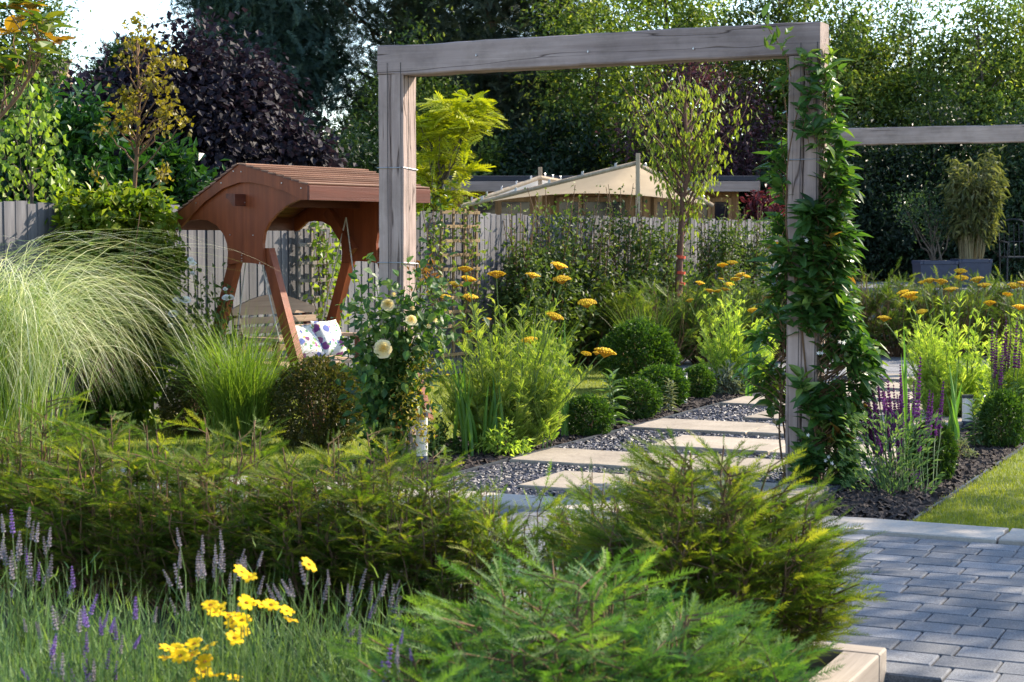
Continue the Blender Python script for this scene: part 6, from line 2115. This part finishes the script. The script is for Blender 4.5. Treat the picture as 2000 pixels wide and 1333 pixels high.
# how far it reaches left and right of the post (in metres) by height
prof_z = [0.0, .15, .35, .55, .75, .95, 1.2, 1.45, 1.7, 1.95, 2.2, 2.45, 2.6, 2.8, 2.95]
prof_l = [.02, .05, .06, .22, .31, .28, .15, .13, .15, .15, .08, .04, .03, .04, .04]
prof_r = [.28, .24, .22, .28, .34, .29, .15, .16, .18, .17, .12, .08, .06, .04, .02]
vst = MB()
stems = []
for k in range(12):
    a0 = rng.uniform(0, 6.28)
    zz = np.linspace(0.0, rng.uniform(1.9, 2.75), 26)
    ph = rng.uniform(0, 6.28)
    P = []
    for z in zz:
        a = a0 + z * rng.choice([1.0]) * (1.2 if k % 2 else -1.0)
        r_ = .135 + .03 * math.sin(z * 5 + ph)
        P.append(PR + GR * r_ * math.cos(a) + GG * r_ * math.sin(a) + UP * z)
    stems.append(np.array(P))
    vst.tube(P, .007, .004, 5)
shoots_p, shoots_d = [], []
pos, dr, nr, sz, tn, bron = [], [], [], [], [], []
ns = 600
made = 0
while made < ns:
    z = rng.uniform(.05, 2.72) if rng.random() < .82 else rng.uniform(.4, 1.6)
    side = rng.random()
    wl, wr_ = np.interp(z, prof_z, prof_l), np.interp(z, prof_z, prof_r)
    if z > 2.05 and rng.random() < .65:
        continue
    if side < .36:                                   # over the face towards us, patchy
        u = rng.uniform(-.10, .12) if rng.random() < .25 else rng.uniform(.02, .12)
        patch = math.sin(z * 5.2 + 1.0) + .8 * math.sin(z * 11 + u * 14)
        if patch < -.25 + 1.2 * max(0, -u) * 8 or z < .30 and u < .03 or z > 2.35 and u < 0:
            continue
        o_ = np.array([u, -.12 - .09 * rng.random()])
    elif side < .54:
        if z > 2.45 and rng.random() < .5:
            continue
        o_ = np.array([-.10 - wl * rng.random() ** .7, rng.uniform(-.16, .14)])
    else:
        o_ = np.array([.10 + wr_ * rng.random() ** .7, rng.uniform(-.16, .16)])
    if z < .45 and o_[0] < -.08:
        continue
    made += 1
    tip = PR + GR * o_[0] + GG * o_[1] + UP * z
    root_ = PR + GR * np.clip(o_[0], -.12, .12) + GG * np.clip(o_[1], -.12, .12) + UP * (z - .08 - .5 * abs(o_[0]) * .5)
    vst.tube(curve_pts(root_, tip, 4, wob=.01), .003, .002, 4)
    axis = unit(tip - root_ + UP * .03)
    n = int(rng.integers(4, 9))
    young = rng.random()
    for i in range(n):
        az = i * 1.57 + rng.uniform(-.5, .5)
        s1 = unit(np.cross(axis, [0.2, 0.1, 1.0]))
        s2 = np.cross(axis, s1)
        d = unit(axis * rng.uniform(.2, .9) + s1 * math.cos(az) + s2 * math.sin(az) - UP * rng.uniform(-.45, .5))
        pos.append(tip - axis * .03 * (i // 2) * rng.uniform(.6, 1.3))
        dr.append(d)
        nr.append(unit(UP + unit(tip - PR - UP * z) * .5 + rng.normal(size=3) * .3))
        sz.append(.115 * rng.uniform(.45, 1.4))
        tn.append(np.clip(.12 + .45 * rng.random() + (.4 if young > .82 else 0), 0, 1))
        bron.append(young > .985)
pos, dr, nr, sz, tn, bron = (np.array(q) for q in (pos, dr, nr, sz, tn, bron))
LV = leaf_full(.40, .14)
ok = ~bron
leaf_parts(vine, LV, M['vine'], pos[ok], dr[ok], nr[ok], sz[ok], tn[ok], 290)
leaf_parts(vine, LV, M['bronze'], pos[bron], dr[bron], nr[bron], sz[bron], tn[bron], 0, 'young_leaf', 'young_leaves')
# the shoot that has climbed onto the beam end, and the wisp on the second beam
q = MB()
bp = []
for (a, b) in ((1490, 35), (1478, 40), (1500, 50), (1510, 60), (1490, 60), (1512, 70), (1520, 75), (1532, 68), (1530, 82), (1505, 88), (1515, 95), (1525, 100), (1498, 95), (1535, 92), (1540, 60), (1528, 110)):
    bp.append(at(a, b, 10.75))
bp = np.array(bp)
n = len(bp)
q.leaves(LV, bp, unit(rdirs(n) + UP * .5), unit(rdirs(n) - [0, .8, 0]), .10 * rng.uniform(.7, 1.2, n), .5 + .3 * rng.random(n))
q.build('top_leaves', M['vine'], vine)
vst.tube(np.array([at(a, b, 10.82) for a, b in ((1545, 150), (1535, 110), (1525, 90), (1512, 75), (1495, 45))]), .005, .003, 5)
vst.build('stem', M['twig'], vine)
# few small white flowers near the foot
for (a, b) in ((1612, 900), (1625, 905), (1618, 893), (1575, 470), (1648, 670), (1640, 668), (1605, 690), (1578, 850), (1598, 690)):
    c = at(a, b, 10.65)
    fl = MB()
    for k in range(5):
        t = k * 1.257
        d = np.array([math.cos(t), -.3, math.sin(t)])
        fl.leaves(leaf_flat(.45), c[None], d[None], np.array([[0, -1.0, 0]]), .015, .8)
    fl.build('flower', M['ivory'], vine)
print('triangles', sum(len(o.data.loop_triangles) if o.data.loop_triangles else len(o.data.polygons) for o in bpy.data.objects if o.type == 'MESH'))
